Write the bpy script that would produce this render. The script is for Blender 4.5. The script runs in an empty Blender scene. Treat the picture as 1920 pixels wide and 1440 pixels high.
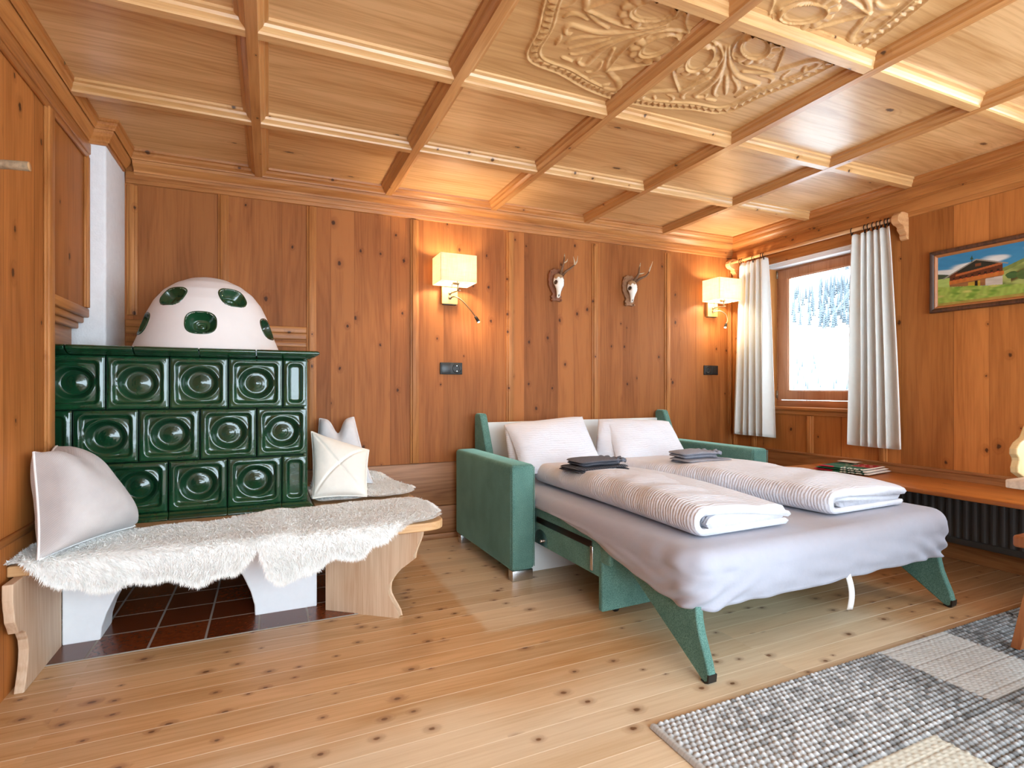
import bpy, bmesh, math, random
import numpy as np
from mathutils import Vector, Matrix, Euler
random.seed(7)
RNG = np.random.default_rng(11)
sc = bpy.context.scene
COL = sc.collection
PI = math.pi

# ------------------------------------------------------------------ helpers
def lin(h):
    h = h.lstrip('#')
    c = [int(h[i:i+2], 16)/255 for i in (0, 2, 4)]
    return tuple((x/12.92 if x <= .04045 else ((x+.055)/1.055)**2.4) for x in c) + (1.0,)

class MB:
    """collects pieces (verts, faces, material index, smooth flag) and builds ONE mesh"""
    def __init__(s):
        s.V = []; s.F = []; s.M = []; s.S = []; s.n = 0; s.C = []
    def add(s, V, F, mi=0, smooth=False, col=None):
        V = np.asarray(V, float).reshape(-1, 3)
        s.V.append(V)
        for f in F:
            s.F.append([int(i)+s.n for i in f]); s.M.append(mi); s.S.append(smooth)
        if col is not None:
            c = np.asarray(col, float)
            if c.ndim == 1: c = np.tile(c[None, :3], (len(V), 1))
            s.C.append((s.n, c[:, :3]))
        s.n += len(V)
        return s
    def box(s, lo, hi, bev=0.0, seg=2, mi=0, mat=None):
        lo = np.array(lo, float); hi = np.array(hi, float)
        lo, hi = np.minimum(lo, hi), np.maximum(lo, hi)
        if bev <= 0:
            V = [(x, y, z) for z in (lo[2], hi[2]) for y in (lo[1], hi[1]) for x in (lo[0], hi[0])]
            F = [(0, 2, 3, 1), (4, 5, 7, 6), (0, 1, 5, 4), (2, 6, 7, 3), (0, 4, 6, 2), (1, 3, 7, 5)]
            V = np.array(V)
        else:
            bm = bmesh.new()
            bmesh.ops.create_cube(bm, size=1.0)
            for v in bm.verts:
                v.co = Vector([(lo[i]+hi[i])/2 + v.co[i]*(hi[i]-lo[i]) for i in range(3)])
            bmesh.ops.bevel(bm, geom=list(bm.edges), offset=min(bev, (hi-lo).min()*.49), segments=seg, profile=.5, affect='EDGES')
            bm.verts.index_update()
            V = np.array([v.co[:] for v in bm.verts]); F = [[v.index for v in f.verts] for f in bm.faces]
            bm.free()
        if mat is not None:
            V = np.array([(mat @ Vector(v))[:] for v in V])
        return s.add(V, F, mi, bev > 0)
    def prism(s, poly, axis, a, b, mi=0, smooth=False):
        """polygon given in the two other axes (in x,y,z order), extruded along axis from a to b"""
        n = len(poly); V = []
        for t in (a, b):
            for p in poly:
                q = list(p); q.insert(axis, t); V.append(q)
        F = [list(range(n)), list(range(2*n-1, n-1, -1))]
        F += [(i, i+n, (i+1) % n+n, (i+1) % n) for i in range(n)]
        return s.add(V, F, mi, smooth)
    def sweep(s, prof, path, mi=0, smooth=False, cap=True, closed=True):
        """prof = list of (offset vectors 3d) rings given directly per station in path: list of arrays"""
        n = len(path[0]); V = np.concatenate([np.asarray(p, float) for p in path]); F = []
        for k in range(len(path)-1):
            for i in range(n if closed else n-1):
                j = (i+1) % n
                F.append((k*n+i, k*n+j, (k+1)*n+j, (k+1)*n+i))
        if cap:
            F.append(list(range(n-1, -1, -1))); F.append([(len(path)-1)*n+i for i in range(n)])
        return s.add(V, F, mi, smooth)
    def tube(s, pts, rad, seg=10, mi=0, cap=True):
        pts = [Vector(p) for p in pts]
        if not hasattr(rad, '__len__'): rad = [rad]*len(pts)
        rings = []; up = None
        for i, p in enumerate(pts):
            d = (pts[min(i+1, len(pts)-1)]-pts[max(i-1, 0)]).normalized()
            if up is None:
                up = d.orthogonal().normalized()
            up = (up - d*up.dot(d)).normalized()
            w = d.cross(up)
            rings.append([(p + (up*math.cos(a)+w*math.sin(a))*rad[i])[:] for a in np.linspace(0, 2*PI, seg, endpoint=False)])
        return s.sweep(None, rings, mi, True, cap)
    def lathe(s, prof, seg=32, ctr=(0, 0, 0), mi=0, smooth=True, rot=None):
        V = []; F = []
        n = len(prof)
        for k in range(seg):
            a = 2*PI*k/seg
            for r, z in prof: V.append((r*math.cos(a), r*math.sin(a), z))
        for k in range(seg):
            kk = (k+1) % seg
            for i in range(n-1):
                F.append((k*n+i, kk*n+i, kk*n+i+1, k*n+i+1))
        V = np.array(V)
        if rot is not None: V = np.array([(rot @ Vector(v))[:] for v in V])
        return s.add(V+np.array(ctr), F, mi, smooth)
    def grid(s, P, mi=0, smooth=True, col=None, flip=False):
        """P array (nu, nv, 3)"""
        nu, nv = P.shape[:2]
        idx = np.arange(nu*nv).reshape(nu, nv)
        F = np.stack([idx[:-1, :-1], idx[1:, :-1], idx[1:, 1:], idx[:-1, 1:]], -1).reshape(-1, 4)
        if flip: F = F[:, ::-1]
        return s.add(P.reshape(-1, 3), F.tolist(), mi, smooth, col)
    def build(s, name, mats, parent=None, world=True):
        V = np.concatenate(s.V)
        me = bpy.data.meshes.new(name)
        me.from_pydata(V.tolist(), [], s.F)
        if not isinstance(mats, (list, tuple)): mats = [mats]
        for m in mats: me.materials.append(m)
        me.polygons.foreach_set('material_index', np.array(s.M, np.int32))
        me.polygons.foreach_set('use_smooth', np.array(s.S, bool))
        if s.C:
            at = me.color_attributes.new('Col', 'FLOAT_COLOR', 'POINT')
            c = np.ones((len(V), 4)); 
            for o, cc in s.C: c[o:o+len(cc), :3] = cc
            at.data.foreach_set('color', c.ravel())
        me.update()
        o = bpy.data.objects.new(name, me); COL.objects.link(o)
        if parent is not None: adopt(o, parent, world)
        return o

WORLD = {}
def adopt(o, p, world=True):
    o.parent = p
    if world and p.name in WORLD:
        o.matrix_parent_inverse = WORLD[p.name].inverted()

def tag(o, label, cat, group=None, kind=None):
    o['label'] = label; o['category'] = cat
    if group: o['group'] = group
    if kind: o['kind'] = kind
    return o

def thing(name, label, cat, loc=(0, 0, 0), rz=0, group=None, kind=None):
    o = bpy.data.objects.new(name, None); COL.objects.link(o)
    o.location = loc; o.rotation_euler = (0, 0, rz); o.empty_display_size = .1
    WORLD[o.name] = Matrix.Translation(Vector(loc)) @ Matrix.Rotation(rz, 4, 'Z')
    return tag(o, label, cat, group, kind)

def dup(root, loc, rz=None, label=None):
    r = root.copy(); COL.objects.link(r); r.location = loc
    if rz is not None: r.rotation_euler = (0, 0, rz)
    if label: r['label'] = label
    def rec(src, dst):
        for ch in list(src.children):
            if ch is dst: continue
            c = ch.copy(); COL.objects.link(c); c.parent = dst
            rec(ch, c)
    rec(root, r)
    return r

def solid(o, t, offset=-1):
    m = o.modifiers.new('thick', 'SOLIDIFY'); m.thickness = t; m.offset = offset
    return o
def subsurf(o, n=1):
    m = o.modifiers.new('sub', 'SUBSURF'); m.levels = n; m.render_levels = n
    return o
def bevel(o, w, seg=2, ang=35):
    m = o.modifiers.new('bev', 'BEVEL'); m.width = w; m.segments = seg; m.limit_method = 'ANGLE'; m.angle_limit = math.radians(ang)
    return o

# cheap smooth pseudo-noise (sum of sines), works on arrays
class SN:
    def __init__(s, seed, n=9, dim=2):
        r = np.random.default_rng(seed)
        s.k = r.normal(size=(n, dim)); s.k /= np.linalg.norm(s.k, axis=1, keepdims=True)
        s.k *= r.uniform(.6, 1.6, size=(n, 1)); s.p = r.uniform(0, 6.28, n)
    def __call__(s, *c):
        out = 0
        for k, p in zip(s.k, s.p):
            a = p
            for ki, ci in zip(k, c): a = a + ki*ci
            out = out + np.sin(a)
        return out/len(s.k)*1.6

def smooth(a, b, x):
    t = np.clip((x-a)/(b-a), 0, 1)
    return t*t*(3-2*t)

# ------------------------------------------------------------------ materials
class NT:
    def __init__(s, name):
        s.m = bpy.data.materials.new(name); s.m.use_nodes = True
        s.t = s.m.node_tree; s.t.nodes.clear()
        s.out = s.t.nodes.new('ShaderNodeOutputMaterial')
        s.b = s.t.nodes.new('ShaderNodeBsdfPrincipled')
        s.t.links.new(s.b.outputs[0], s.out.inputs[0])
        s._tc = None
    def n(s, ty, **k):
        x = s.t.nodes.new(ty)
        for a, v in k.items(): setattr(x, a, v)
        return x
    def put(s, inp, v):
        if hasattr(v, 'is_linked') or isinstance(v, bpy.types.NodeSocket): s.t.links.new(v, inp)
        else: inp.default_value = v
    def set(s, **k):
        for a, v in k.items():
            s.put(s.b.inputs[a.replace('_', ' ')], v)
        return s
    def co(s):
        if s._tc is None: s._tc = s.n('ShaderNodeTexCoord')
        return s._tc.outputs['Object']
    def sep(s, v):
        x = s.n('ShaderNodeSeparateXYZ'); s.put(x.inputs[0], v); return x.outputs
    def comb(s, x=0., y=0., z=0.):
        c = s.n('ShaderNodeCombineXYZ')
        for i, v in enumerate((x, y, z)): s.put(c.inputs[i], v)
        return c.outputs[0]
    def math(s, op, a, b=None, c=None, clamp=False):
        x = s.n('ShaderNodeMath', operation=op, use_clamp=clamp)
        for i, v in enumerate((a, b, c)):
            if v is not None: s.put(x.inputs[i], v)
        return x.outputs[0]
    def step(s, v, a, b):
        x = s.n('ShaderNodeMapRange', interpolation_type='SMOOTHSTEP')
        s.put(x.inputs['Value'], v); x.inputs['From Min'].default_value = a; x.inputs['From Max'].default_value = b
        return x.outputs[0]
    def rng(s, v, a, b, c, d):
        x = s.n('ShaderNodeMapRange'); s.put(x.inputs['Value'], v)
        for nme, q in zip(('From Min', 'From Max', 'To Min', 'To Max'), (a, b, c, d)): x.inputs[nme].default_value = q
        return x.outputs[0]
    def mix(s, f, a, b, mode='MIX'):
        x = s.n('ShaderNodeMix', data_type='RGBA', blend_type=mode)
        s.put(x.inputs[0], f); s.put(x.inputs[6], a); s.put(x.inputs[7], b)
        return x.outputs[2]
    def noise(s, vec, scale=5., detail=2., rough=.5, dist=0.):
        x = s.n('ShaderNodeTexNoise'); s.put(x.inputs['Vector'], vec)
        x.inputs['Scale'].default_value = scale; x.inputs['Detail'].default_value = detail
        x.inputs['Roughness'].default_value = rough; x.inputs['Distortion'].default_value = dist
        return x.outputs['Fac']
    def white(s, v):
        x = s.n('ShaderNodeTexWhiteNoise', noise_dimensions='1D'); s.put(x.inputs['W'], v)
        return x.outputs['Value']
    def bump(s, h, strength=.3, dist=.002, normal=None):
        x = s.n('ShaderNodeBump'); s.put(x.inputs['Height'], h)
        x.inputs['Strength'].default_value = strength; x.inputs['Distance'].default_value = dist
        if normal is not None: s.put(x.inputs['Normal'], normal)
        return x.outputs[0]

def wood(name, across, along, light, dark, pw=0., off=0., seam=None, seamw=.012, knots=.45, knotk=(5., 2.6), knotr=.1,
         rough=.42, tone=.16, ring=.35, streak=.5, cell=0., celloff=0., warp=True, bump=.25, spec=.5, hue=None, knotcol='#3d200f', coat=0., extra=None):
    s = NT(name)
    xyz = s.sep(s.co()); A = xyz['XYZ'.index(across)]; L = xyz['XYZ'.index(along)]
    third = [c for c in 'XYZ' if c not in (across, along)][0]; T = xyz['XYZ'.index(third)]
    seammask = None
    if pw:
        P = s.math('DIVIDE', s.math('ADD', A, off), pw)
        if warp:
            P = s.math('ADD', P, s.math('MULTIPLY', s.math('SINE', s.math('MULTIPLY', P, 2.37)), .21))
        pid = s.math('FLOOR', P); fr = s.math('SUBTRACT', P, pid)
        if cell:
            cid = s.math('FLOOR', s.math('DIVIDE', s.math('ADD', L, celloff), cell))
            pid = s.math('ADD', pid, s.math('MULTIPLY', cid, 17.3))
        rnd = s.white(s.math('ADD', pid, 3.7)); rnd2 = s.white(s.math('ADD', pid, 91.3))
        e = s.math('MINIMUM', fr, s.math('SUBTRACT', 1., fr))
        seammask = s.step(e, seamw, seamw*.3)
    else:
        rnd = s.math('MULTIPLY', s.n('ShaderNodeObjectInfo').outputs['Random'], 1.); rnd2 = rnd
    Lo = s.math('ADD', L, s.math('MULTIPLY', rnd, 37.))
    Ao = s.math('ADD', A, s.math('MULTIPLY', rnd2, 5.))
    # knots
    vk = s.comb(s.math('MULTIPLY', Ao, knotk[0]), s.math('MULTIPLY', Lo, knotk[1]), s.math('MULTIPLY', T, 1.5))
    vo = s.n('ShaderNodeTexVoronoi', voronoi_dimensions='2D'); s.put(vo.inputs['Vector'], vk); vo.inputs['Scale'].default_value = 1.
    kd = vo.outputs['Distance']; kr = s.sep(vo.outputs['Color'])
    on = s.math('GREATER_THAN', kr[0], 1.-knots)
    kw = s.math('MULTIPLY', s.rng(kr[1], 0, 1, .45, 1.25), knotr)
    kn = s.math('ADD', kd, s.math('MULTIPLY', s.math('SUBTRACT', s.noise(s.co(), 90., 1.), .5), .05))
    core = s.math('MULTIPLY', on, s.math('SUBTRACT', 1., s.step(s.math('DIVIDE', kn, kw), .45, 1.0)))
    halo = s.math('MULTIPLY', on, s.math('SUBTRACT', 1., s.step(s.math('DIVIDE', kd, kw), .6, 3.2)))
    # grain
    low = s.noise(s.comb(s.math('MULTIPLY', Ao, 5.), s.math('MULTIPLY', Lo, .55), T), 1.4, 2., .5)
    ringv = s.math('SINE', s.math('ADD', s.math('MULTIPLY', low, 46.), s.math('ADD', s.math('MULTIPLY', Ao, 160.), s.math('MULTIPLY', halo, 9.))))
    ringv = s.rng(ringv, -1, 1, 0, 1)
    ringv = s.math('POWER', ringv, 2.2)
    fine = s.noise(s.comb(s.math('MULTIPLY', Ao, 1.), s.math('MULTIPLY', Lo, .035), s.math('MULTIPLY', T, 1.)), 130., 3., .6)
    broad = s.noise(s.comb(s.math('MULTIPLY', Ao, 1.), s.math('MULTIPLY', Lo, .12), T), 9., 2., .5)
    f = s.math('ADD', s.math('MULTIPLY', ringv, ring), s.math('MULTIPLY', s.rng(fine, .3, .7, 0, 1), streak))
    f = s.math('ADD', f, s.rng(broad, .3, .7, -.34, .34), clamp=True)
    col = s.mix(f, lin(light), lin(dark))
    if extra is not None: col = extra(s, xyz, f, col)
    tv = s.rng(rnd2, 0, 1, 1.-tone, 1.+tone)
    col = s.mix(1., col, s.comb(tv, s.math('MULTIPLY', tv, s.rng(rnd, 0, 1, .97, 1.03)), s.math('MULTIPLY', tv, s.rng(rnd, 0, 1, .92, 1.06))), 'MULTIPLY')
    col = s.mix(s.math('MULTIPLY', halo, .45), col, lin(dark))
    col = s.mix(s.math('MULTIPLY', core, .9), col, lin(knotcol))
    h = s.math('MULTIPLY', fine, .4)
    if seammask is not None and seam:
        col = s.mix(s.math('MULTIPLY', seammask, .85), col, lin(seam))
        h = s.math('SUBTRACT', h, s.math('MULTIPLY', seammask, 1.5))
    s.set(Base_Color=col, Roughness=s.math('ADD', rough-.06, s.math('MULTIPLY', fine, .12)), Normal=s.bump(h, bump, .0015))
    s.b.inputs['Specular IOR Level'].default_value = spec
    if coat:
        s.b.inputs['Coat Weight'].default_value = coat; s.b.inputs['Coat Roughness'].default_value = .22
    return s.m

def plain(name, col, rough=.6, metal=0., spec=.5, noise=0., nscale=30., bump=0., bscale=60., bdist=.002, sheen=0., coat=0., trans=0.):
    s = NT(name); c = lin(col)
    if noise:
        nv = s.noise(s.co(), nscale, 3., .6)
        v = s.rng(nv, .25, .75, 1-noise, 1+noise)
        cc = s.mix(1., c, s.comb(v, v, v), 'MULTIPLY')
    else: cc = c
    s.set(Base_Color=cc, Roughness=rough, Metallic=metal)
    s.b.inputs['Specular IOR Level'].default_value = spec
    if bump: s.set(Normal=s.bump(s.noise(s.co(), bscale, 4., .6), bump, bdist))
    if sheen:
        s.b.inputs['Sheen Weight'].default_value = sheen; s.b.inputs['Sheen Roughness'].default_value = .4
    if coat:
        s.b.inputs['Coat Weight'].default_value = coat; s.b.inputs['Coat Roughness'].default_value = .08
    if trans:
        tr = s.n('ShaderNodeBsdfTranslucent'); s.put(tr.inputs['Color'], cc)
        mx = s.n('ShaderNodeMixShader'); mx.inputs[0].default_value = trans
        s.t.links.new(s.b.outputs[0], mx.inputs[1]); s.t.links.new(tr.outputs[0], mx.inputs[2]); s.t.links.new(mx.outputs[0], s.out.inputs[0])
    return s.m

def vcol(name, rough=.85, bump=0., bscale=400., spec=.3):
    s = NT(name); a = s.n('ShaderNodeVertexColor'); a.layer_name = 'Col'
    s.set(Base_Color=a.outputs[0], Roughness=rough); s.b.inputs['Specular IOR Level'].default_value = spec
    if bump: s.set(Normal=s.bump(s.noise(s.co(), bscale, 2.), bump, .001))
    return s.m

M = {}
PINE_L, PINE_D = '#a26231', '#743d18'
M['wall_x'] = wood('pine_boards_back', 'X', 'Z', PINE_L, PINE_D, pw=.2, off=.09, seam='#7d4822', seamw=.010, knots=.74, knotk=(5.4, 3.8), knotr=.060, rough=.56, spec=.22, tone=.17, ring=.16, streak=.36)
M['wall_y'] = wood('pine_boards_side', 'Y', 'Z', '#b47038', '#82481c', pw=.21, off=.03, seam='#774420', seamw=.010, knots=.6, knotk=(5., 3.5), knotr=.060, rough=.56, spec=.22, tone=.17, ring=.16, streak=.36)
M['trim_x'] = wood('pine_trim_x', 'Z', 'X', '#b67944', '#8a5024', knots=.22, knotk=(9., 6.), knotr=.08, spec=.35, rough=.42, tone=.04, ring=.25)
M['trim_y'] = wood('pine_trim_y', 'Z', 'Y', '#b97a42', '#8c5020', knots=.22, knotk=(9., 6.), knotr=.08, spec=.35, rough=.42, tone=.04, ring=.25)
M['trim_z'] = wood('pine_trim_z', 'X', 'Z', '#b67841', '#8a5025', knots=.22, knotk=(12., 8.), knotr=.10, spec=.3, rough=.48, tone=.05, ring=.25)
M['trim_zy'] = wood('pine_trim_zy', 'Y', 'Z', '#b97a42', '#8c5020', knots=.22, knotk=(12., 8.), knotr=.10, spec=.3, rough=.48, tone=.05, ring=.25)
M['ceil'] = wood('pine_ceiling', 'Y', 'X', '#d9ad7b', '#b2804a', pw=.70, off=.005, cell=.715, celloff=.04, warp=False, knots=.12, knotk=(5., 2.), knotr=.06, rough=.36, tone=.07, ring=.32, streak=.5, bump=.22, coat=.25)
M['carve'] = wood('pine_carved', 'Y', 'X', '#d0a470', '#b08048', knots=.05, rough=.40, tone=.03, ring=.35, streak=.4, bump=.12)
M['beam_y'] = wood('pine_beam_y', 'X', 'Y', '#c48d56', '#9a6230', knots=.18, knotk=(14., 9.), knotr=.10, rough=.34, tone=.04, ring=.2, coat=.2)
M['beam_x'] = wood('pine_beam_x', 'Y', 'X', '#d6a873', '#b27e48', knots=.18, knotk=(14., 9.), knotr=.10, rough=.34, tone=.04, ring=.2, coat=.2)
M['board_x'] = wood('pine_board_low', 'Z', 'X', '#ab764b', '#80502a', knots=.5, knotk=(5., 2.2), knotr=.14, rough=.5, tone=.1, pw=.29, off=.07, seam='#5e351a', seamw=.012, warp=False)
M['board_y'] = wood('pine_board_low_y', 'Z', 'Y', '#a46e42', '#794822', knots=.4, knotk=(5., 2.2), knotr=.12, rough=.5, tone=.1)

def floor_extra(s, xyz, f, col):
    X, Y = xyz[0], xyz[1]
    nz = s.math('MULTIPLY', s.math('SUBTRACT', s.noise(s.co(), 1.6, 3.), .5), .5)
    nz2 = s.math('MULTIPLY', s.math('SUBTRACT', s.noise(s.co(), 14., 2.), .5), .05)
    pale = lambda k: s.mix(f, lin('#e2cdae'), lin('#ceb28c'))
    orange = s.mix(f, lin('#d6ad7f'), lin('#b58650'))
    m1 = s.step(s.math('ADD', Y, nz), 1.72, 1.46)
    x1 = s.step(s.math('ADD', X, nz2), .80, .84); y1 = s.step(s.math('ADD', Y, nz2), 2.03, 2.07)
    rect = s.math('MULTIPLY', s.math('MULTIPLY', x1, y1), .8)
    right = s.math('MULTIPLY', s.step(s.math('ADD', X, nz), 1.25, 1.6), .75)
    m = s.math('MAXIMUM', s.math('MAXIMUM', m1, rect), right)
    dark = s.step(s.math('ADD', s.math('ADD', X, s.math('MULTIPLY', Y, .25)), nz), 2.55, 2.95)  # boards on the bed's right, painted darker orange to hold the shade
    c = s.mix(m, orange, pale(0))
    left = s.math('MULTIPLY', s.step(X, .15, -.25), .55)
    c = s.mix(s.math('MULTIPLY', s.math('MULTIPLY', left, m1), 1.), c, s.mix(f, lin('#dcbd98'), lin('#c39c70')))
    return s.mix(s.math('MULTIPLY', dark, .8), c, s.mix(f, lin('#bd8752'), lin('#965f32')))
M['floor'] = wood('pine_floor', 'Y', 'X', PINE_L, PINE_D, pw=.094, off=0., seam='#f6e8d0', seamw=.024, knots=.5, knotk=(10., 7.), knotr=.085, knotcol='#6a4426', rough=.38, tone=.08, ring=.22, streak=.45, warp=False, extra=floor_extra, bump=.15, cell=2.3, celloff=.6)  # the pale seam colour paints light glints along the board gaps

def tilemat():
    s = NT('hearth_tile'); xyz = s.sep(s.co()); X, Y = xyz[0], xyz[1]
    px = s.math('DIVIDE', s.math('ADD', X, .62+1.94), .194); py = s.math('DIVIDE', s.math('SUBTRACT', Y, 2.46-1.), .20)
    ix = s.math('FLOOR', px); iy = s.math('FLOOR', py); fx = s.math('SUBTRACT', px, ix); fy = s.math('SUBTRACT', py, iy)
    ex = s.math('MINIMUM', fx, s.math('SUBTRACT', 1., fx)); ey = s.math('MINIMUM', fy, s.math('SUBTRACT', 1., fy))
    e = s.math('MINIMUM', ex, ey); g = s.step(e, .026, .014)
    r = s.white(s.math('ADD', ix, s.math('MULTIPLY', iy, 13.7)))
    nz = s.noise(s.co(), 60., 3.)
    c = s.mix(r, lin('#84401f'), lin('#5c2a14')); c = s.mix(s.rng(nz, .3, .7, 0, .6), c, lin('#47200f'))
    c = s.mix(g, c, lin('#9d958c'))
    s.set(Base_Color=c, Roughness=s.mix(g, (.22, .22, .22, 1), (.8, .8, .8, 1)), Normal=s.bump(s.math('SUBTRACT', s.math('MULTIPLY', nz, .3), g), .25, .002))
    return s.m
M['tile'] = tilemat()
M['plaster'] = plain('white_rough_plaster', '#e4e4e6', .9, noise=.04, bump=.6, bscale=110., bdist=.004)
M['plaster_smooth'] = plain('white_smooth_plaster', '#e6dfdc', .8, noise=.03, nscale=8., bump=.25, bscale=35., bdist=.002)
M['plaster_bright'] = plain('white_limewash', '#eceef2', .85, noise=.02, bump=.15, bscale=60.)
def glaze():
    s = NT('green_glaze'); nz = s.noise(s.co(), 26., 3., .55, .4); big = s.noise(s.co(), 5., 2.)
    c = s.mix(s.rng(nz, .3, .7, 0, 1), lin('#0c3a22'), lin('#06251a')); c = s.mix(s.rng(big, .35, .65, 0, .6), c, lin('#1c4a2c'))
    s.set(Base_Color=c, Roughness=.2, Normal=s.bump(s.noise(s.co(), 38., 2., .5, .3), .22, .004))
    s.b.inputs['Coat Weight'].default_value = .6; s.b.inputs['Coat Roughness'].default_value = .06
    return s.m
M['glaze'] = glaze()
M['grout'] = plain('dark_grout', '#14211a', .8)
M['bench'] = wood('bench_pine', 'Y', 'X', '#d9b183', '#ba8552', knots=.2, rough=.45, tone=.03, ring=.25)
M['benchleg'] = wood('bench_leg_pine', 'Y', 'Z', '#d9bfa4', '#bf9b7c', knots=.0, rough=.6, tone=.03, ring=.28, streak=.6)
M['wool'] = plain('white_sheep_wool', '#fcfbf8', .95, noise=.05, nscale=60., sheen=.3, spec=.1)
M['hide'] = plain('wool_base', '#dedddb', .95, spec=.1)

def weave(name, c1, c2, sc_=260., rough=.9, bump=.4):
    s = NT(name)
    xyz = s.sep(s.co())
    w = s.math('MULTIPLY', s.math('SINE', s.math('MULTIPLY', s.math('ADD', xyz[0], xyz[1]), sc_*4)), s.math('SINE', s.math('MULTIPLY', s.math('ADD', xyz[2], s.math('MULTIPLY', xyz[1], .3)), sc_*4)))
    w = s.rng(w, -1, 1, 0, 1); nz = s.noise(s.co(), 12., 3.)
    s.set(Base_Color=s.mix(s.math('ADD', s.math('MULTIPLY', w, .55), s.rng(nz, .3, .7, 0, .3)), lin(c1), lin(c2)), Roughness=rough, Normal=s.bump(w, bump, .0012))
    s.b.inputs['Specular IOR Level'].default_value = .2; s.b.inputs['Sheen Weight'].default_value = .2
    return s.m
M['cush_grey'] = weave('grey_white_weave', '#d6d2d1', '#aca7a9', 260.)
M['cush_light'] = plain('pale_grey_linen', '#d4d4d8', .9, noise=.05, bump=.2, bscale=18., bdist=.006, sheen=.2, spec=.2)
M['cush_cream'] = plain('cream_linen', '#eeebe2', .9, noise=.03, bump=.2, bscale=14., bdist=.006, sheen=.2, spec=.2)
M['piping'] = plain('white_piping', '#e9e7e6', .85)
def velvet():
    s = NT('green_velvet'); nz = s.noise(s.co(), 320., 2., .6); big = s.noise(s.co(), 6., 3., .6)
    c = s.mix(s.rng(nz, .3, .7, 0, 1), lin('#3a6158'), lin('#79a297')); c = s.mix(s.rng(big, .35, .7, 0, .45), c, lin('#3a5c55'))
    s.set(Base_Color=c, Roughness=.85, Normal=s.bump(nz, .3, .001))
    s.b.inputs['Sheen Weight'].default_value = .7; s.b.inputs['Sheen Roughness'].default_value = .35
    s.put(s.b.inputs['Sheen Tint'], lin('#a8dccb')); s.b.inputs['Specular IOR Level'].default_value = .15
    return s.m
M['velvet'] = velvet()
def cloth(name, col, freq, axis, amp=.35, wr=.3):
    s = NT(name); xyz = s.sep(s.co()); nz = s.noise(s.co(), 9., 3., .55, .5)
    ph = s.math('ADD', s.math('MULTIPLY', xyz[axis], freq), s.math('MULTIPLY', nz, 14.))
    w = s.rng(s.math('SINE', ph), -1, 1, 0, 1)
    v = s.rng(nz, .3, .7, .97, 1.02)
    s.set(Base_Color=s.mix(1., lin(col), s.comb(v, v, v), 'MULTIPLY'), Roughness=.9, Normal=s.bump(s.math('ADD', s.math('MULTIPLY', w, amp), s.math('MULTIPLY', s.noise(s.co(), 30., 3., .6, .3), wr*2)), .8, .006))
    s.b.inputs['Specular IOR Level'].default_value = .15; s.b.inputs['Sheen Weight'].default_value = .15
    return s.m
M['duvet'] = cloth('white_crinkle_cotton', '#dbdee8', 420., 1, .32, .55)
M['pillow'] = cloth('white_crinkle_pillowcase', '#dee1ea', 520., 2, .2, .4)
M['sheet'] = plain('pale_grey_jersey_sheet', '#aeb0bd', .9, noise=.02, bump=.35, bscale=16., bdist=.006, spec=.15, sheen=.15)
M['white_panel'] = plain('white_board', '#dfe0df', .6)
M['black'] = plain('black_plastic', '#141516', .45)
M['switch'] = plain('black_switch', '#191a1c', .35)
M['darkmetal'] = plain('dark_brown_metal', '#2c201c', .4, .6)
M['chrome'] = plain('brushed_chrome', '#c8c9cb', .25, 1.)
M['nickel'] = plain('satin_nickel', '#a89c88', .35, 1.)
M['curtain'] = plain('white_curtain', '#f0f1ee', .9, noise=.02, bump=.15, bscale=160., trans=.22, spec=.15)
M['rodwood'] = wood('rod_wood', 'Z', 'Y', '#d9a878', '#b97e50', knots=0., rough=.4, tone=.03)
M['iron'] = plain('black_iron', '#15120f', .5, .5)
M['frame_y'] = wood('window_wood_y', 'Z', 'Y', '#bb8058', '#96582f', knots=.05, rough=.45, tone=.03, ring=.15)
M['frame_z'] = wood('window_wood_z', 'Y', 'Z', '#bd8560', '#965a34', knots=.05, rough=.45, tone=.03, ring=.15)
M['antler'] = plain('antler_brown', '#6a4a30', .6, noise=.3, nscale=60., bump=.4, bscale=120.)
M['antler_tip'] = plain('antler_pale_tip', '#c9b79a', .5)
M['bone'] = plain('bleached_bone', '#ebe8e0', .7, noise=.06, nscale=60., bump=.2, bscale=90.)
M['bone_tan'] = plain('tan_bone', '#a98560', .75, noise=.15, nscale=80.)
M['socket_dark'] = plain('bone_shadow_brown', '#4a3726', .8)
M['plaque'] = plain('carved_brown_wood', '#7d4a2c', .55, noise=.25, nscale=50., bump=.5, bscale=60., bdist=.004)
M['plaque2'] = plain('carved_grey_brown_wood', '#8b6242', .55, noise=.25, nscale=50., bump=.5, bscale=60., bdist=.004)
M['branch'] = plain('bark_branch', '#8d7358', .85, noise=.3, nscale=70., bump=.6, bscale=90., bdist=.004)
M['branchend'] = plain('cut_branch_end', '#b98a5c', .7, noise=.1)
M['sidebench'] = wood('varnished_bench', 'X', 'Y', '#c67e3e', '#a15c25', knots=.2, knotk=(9., 3.), knotr=.1, rough=.32, tone=.03, ring=.3)
M['radiator'] = plain('shade_darkened_radiator', '#3a3938', .5)  # base grey darkened to carry the shade under the bench
M['tablewood'] = wood('bleached_table', 'Y', 'X', '#dccdbd', '#b9a593', knots=.1, rough=.6, tone=.03)
M['chairwood'] = wood('chair_brown', 'X', 'Z', '#a8683a', '#7c4320', knots=.1, rough=.45, tone=.03)
M['chairback'] = wood('chair_pale', 'X', 'Z', '#d6ba8a', '#bb9762', knots=.05, rough=.5, tone=.03, ring=.2)
M['paint'] = vcol('oil_paint', .55, .3, 300.)
M['rug'] = vcol('wool_loops', .95, .3, 500., .1)
M['printed'] = vcol('printed_cloth', .85, .2, 500.)
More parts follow.
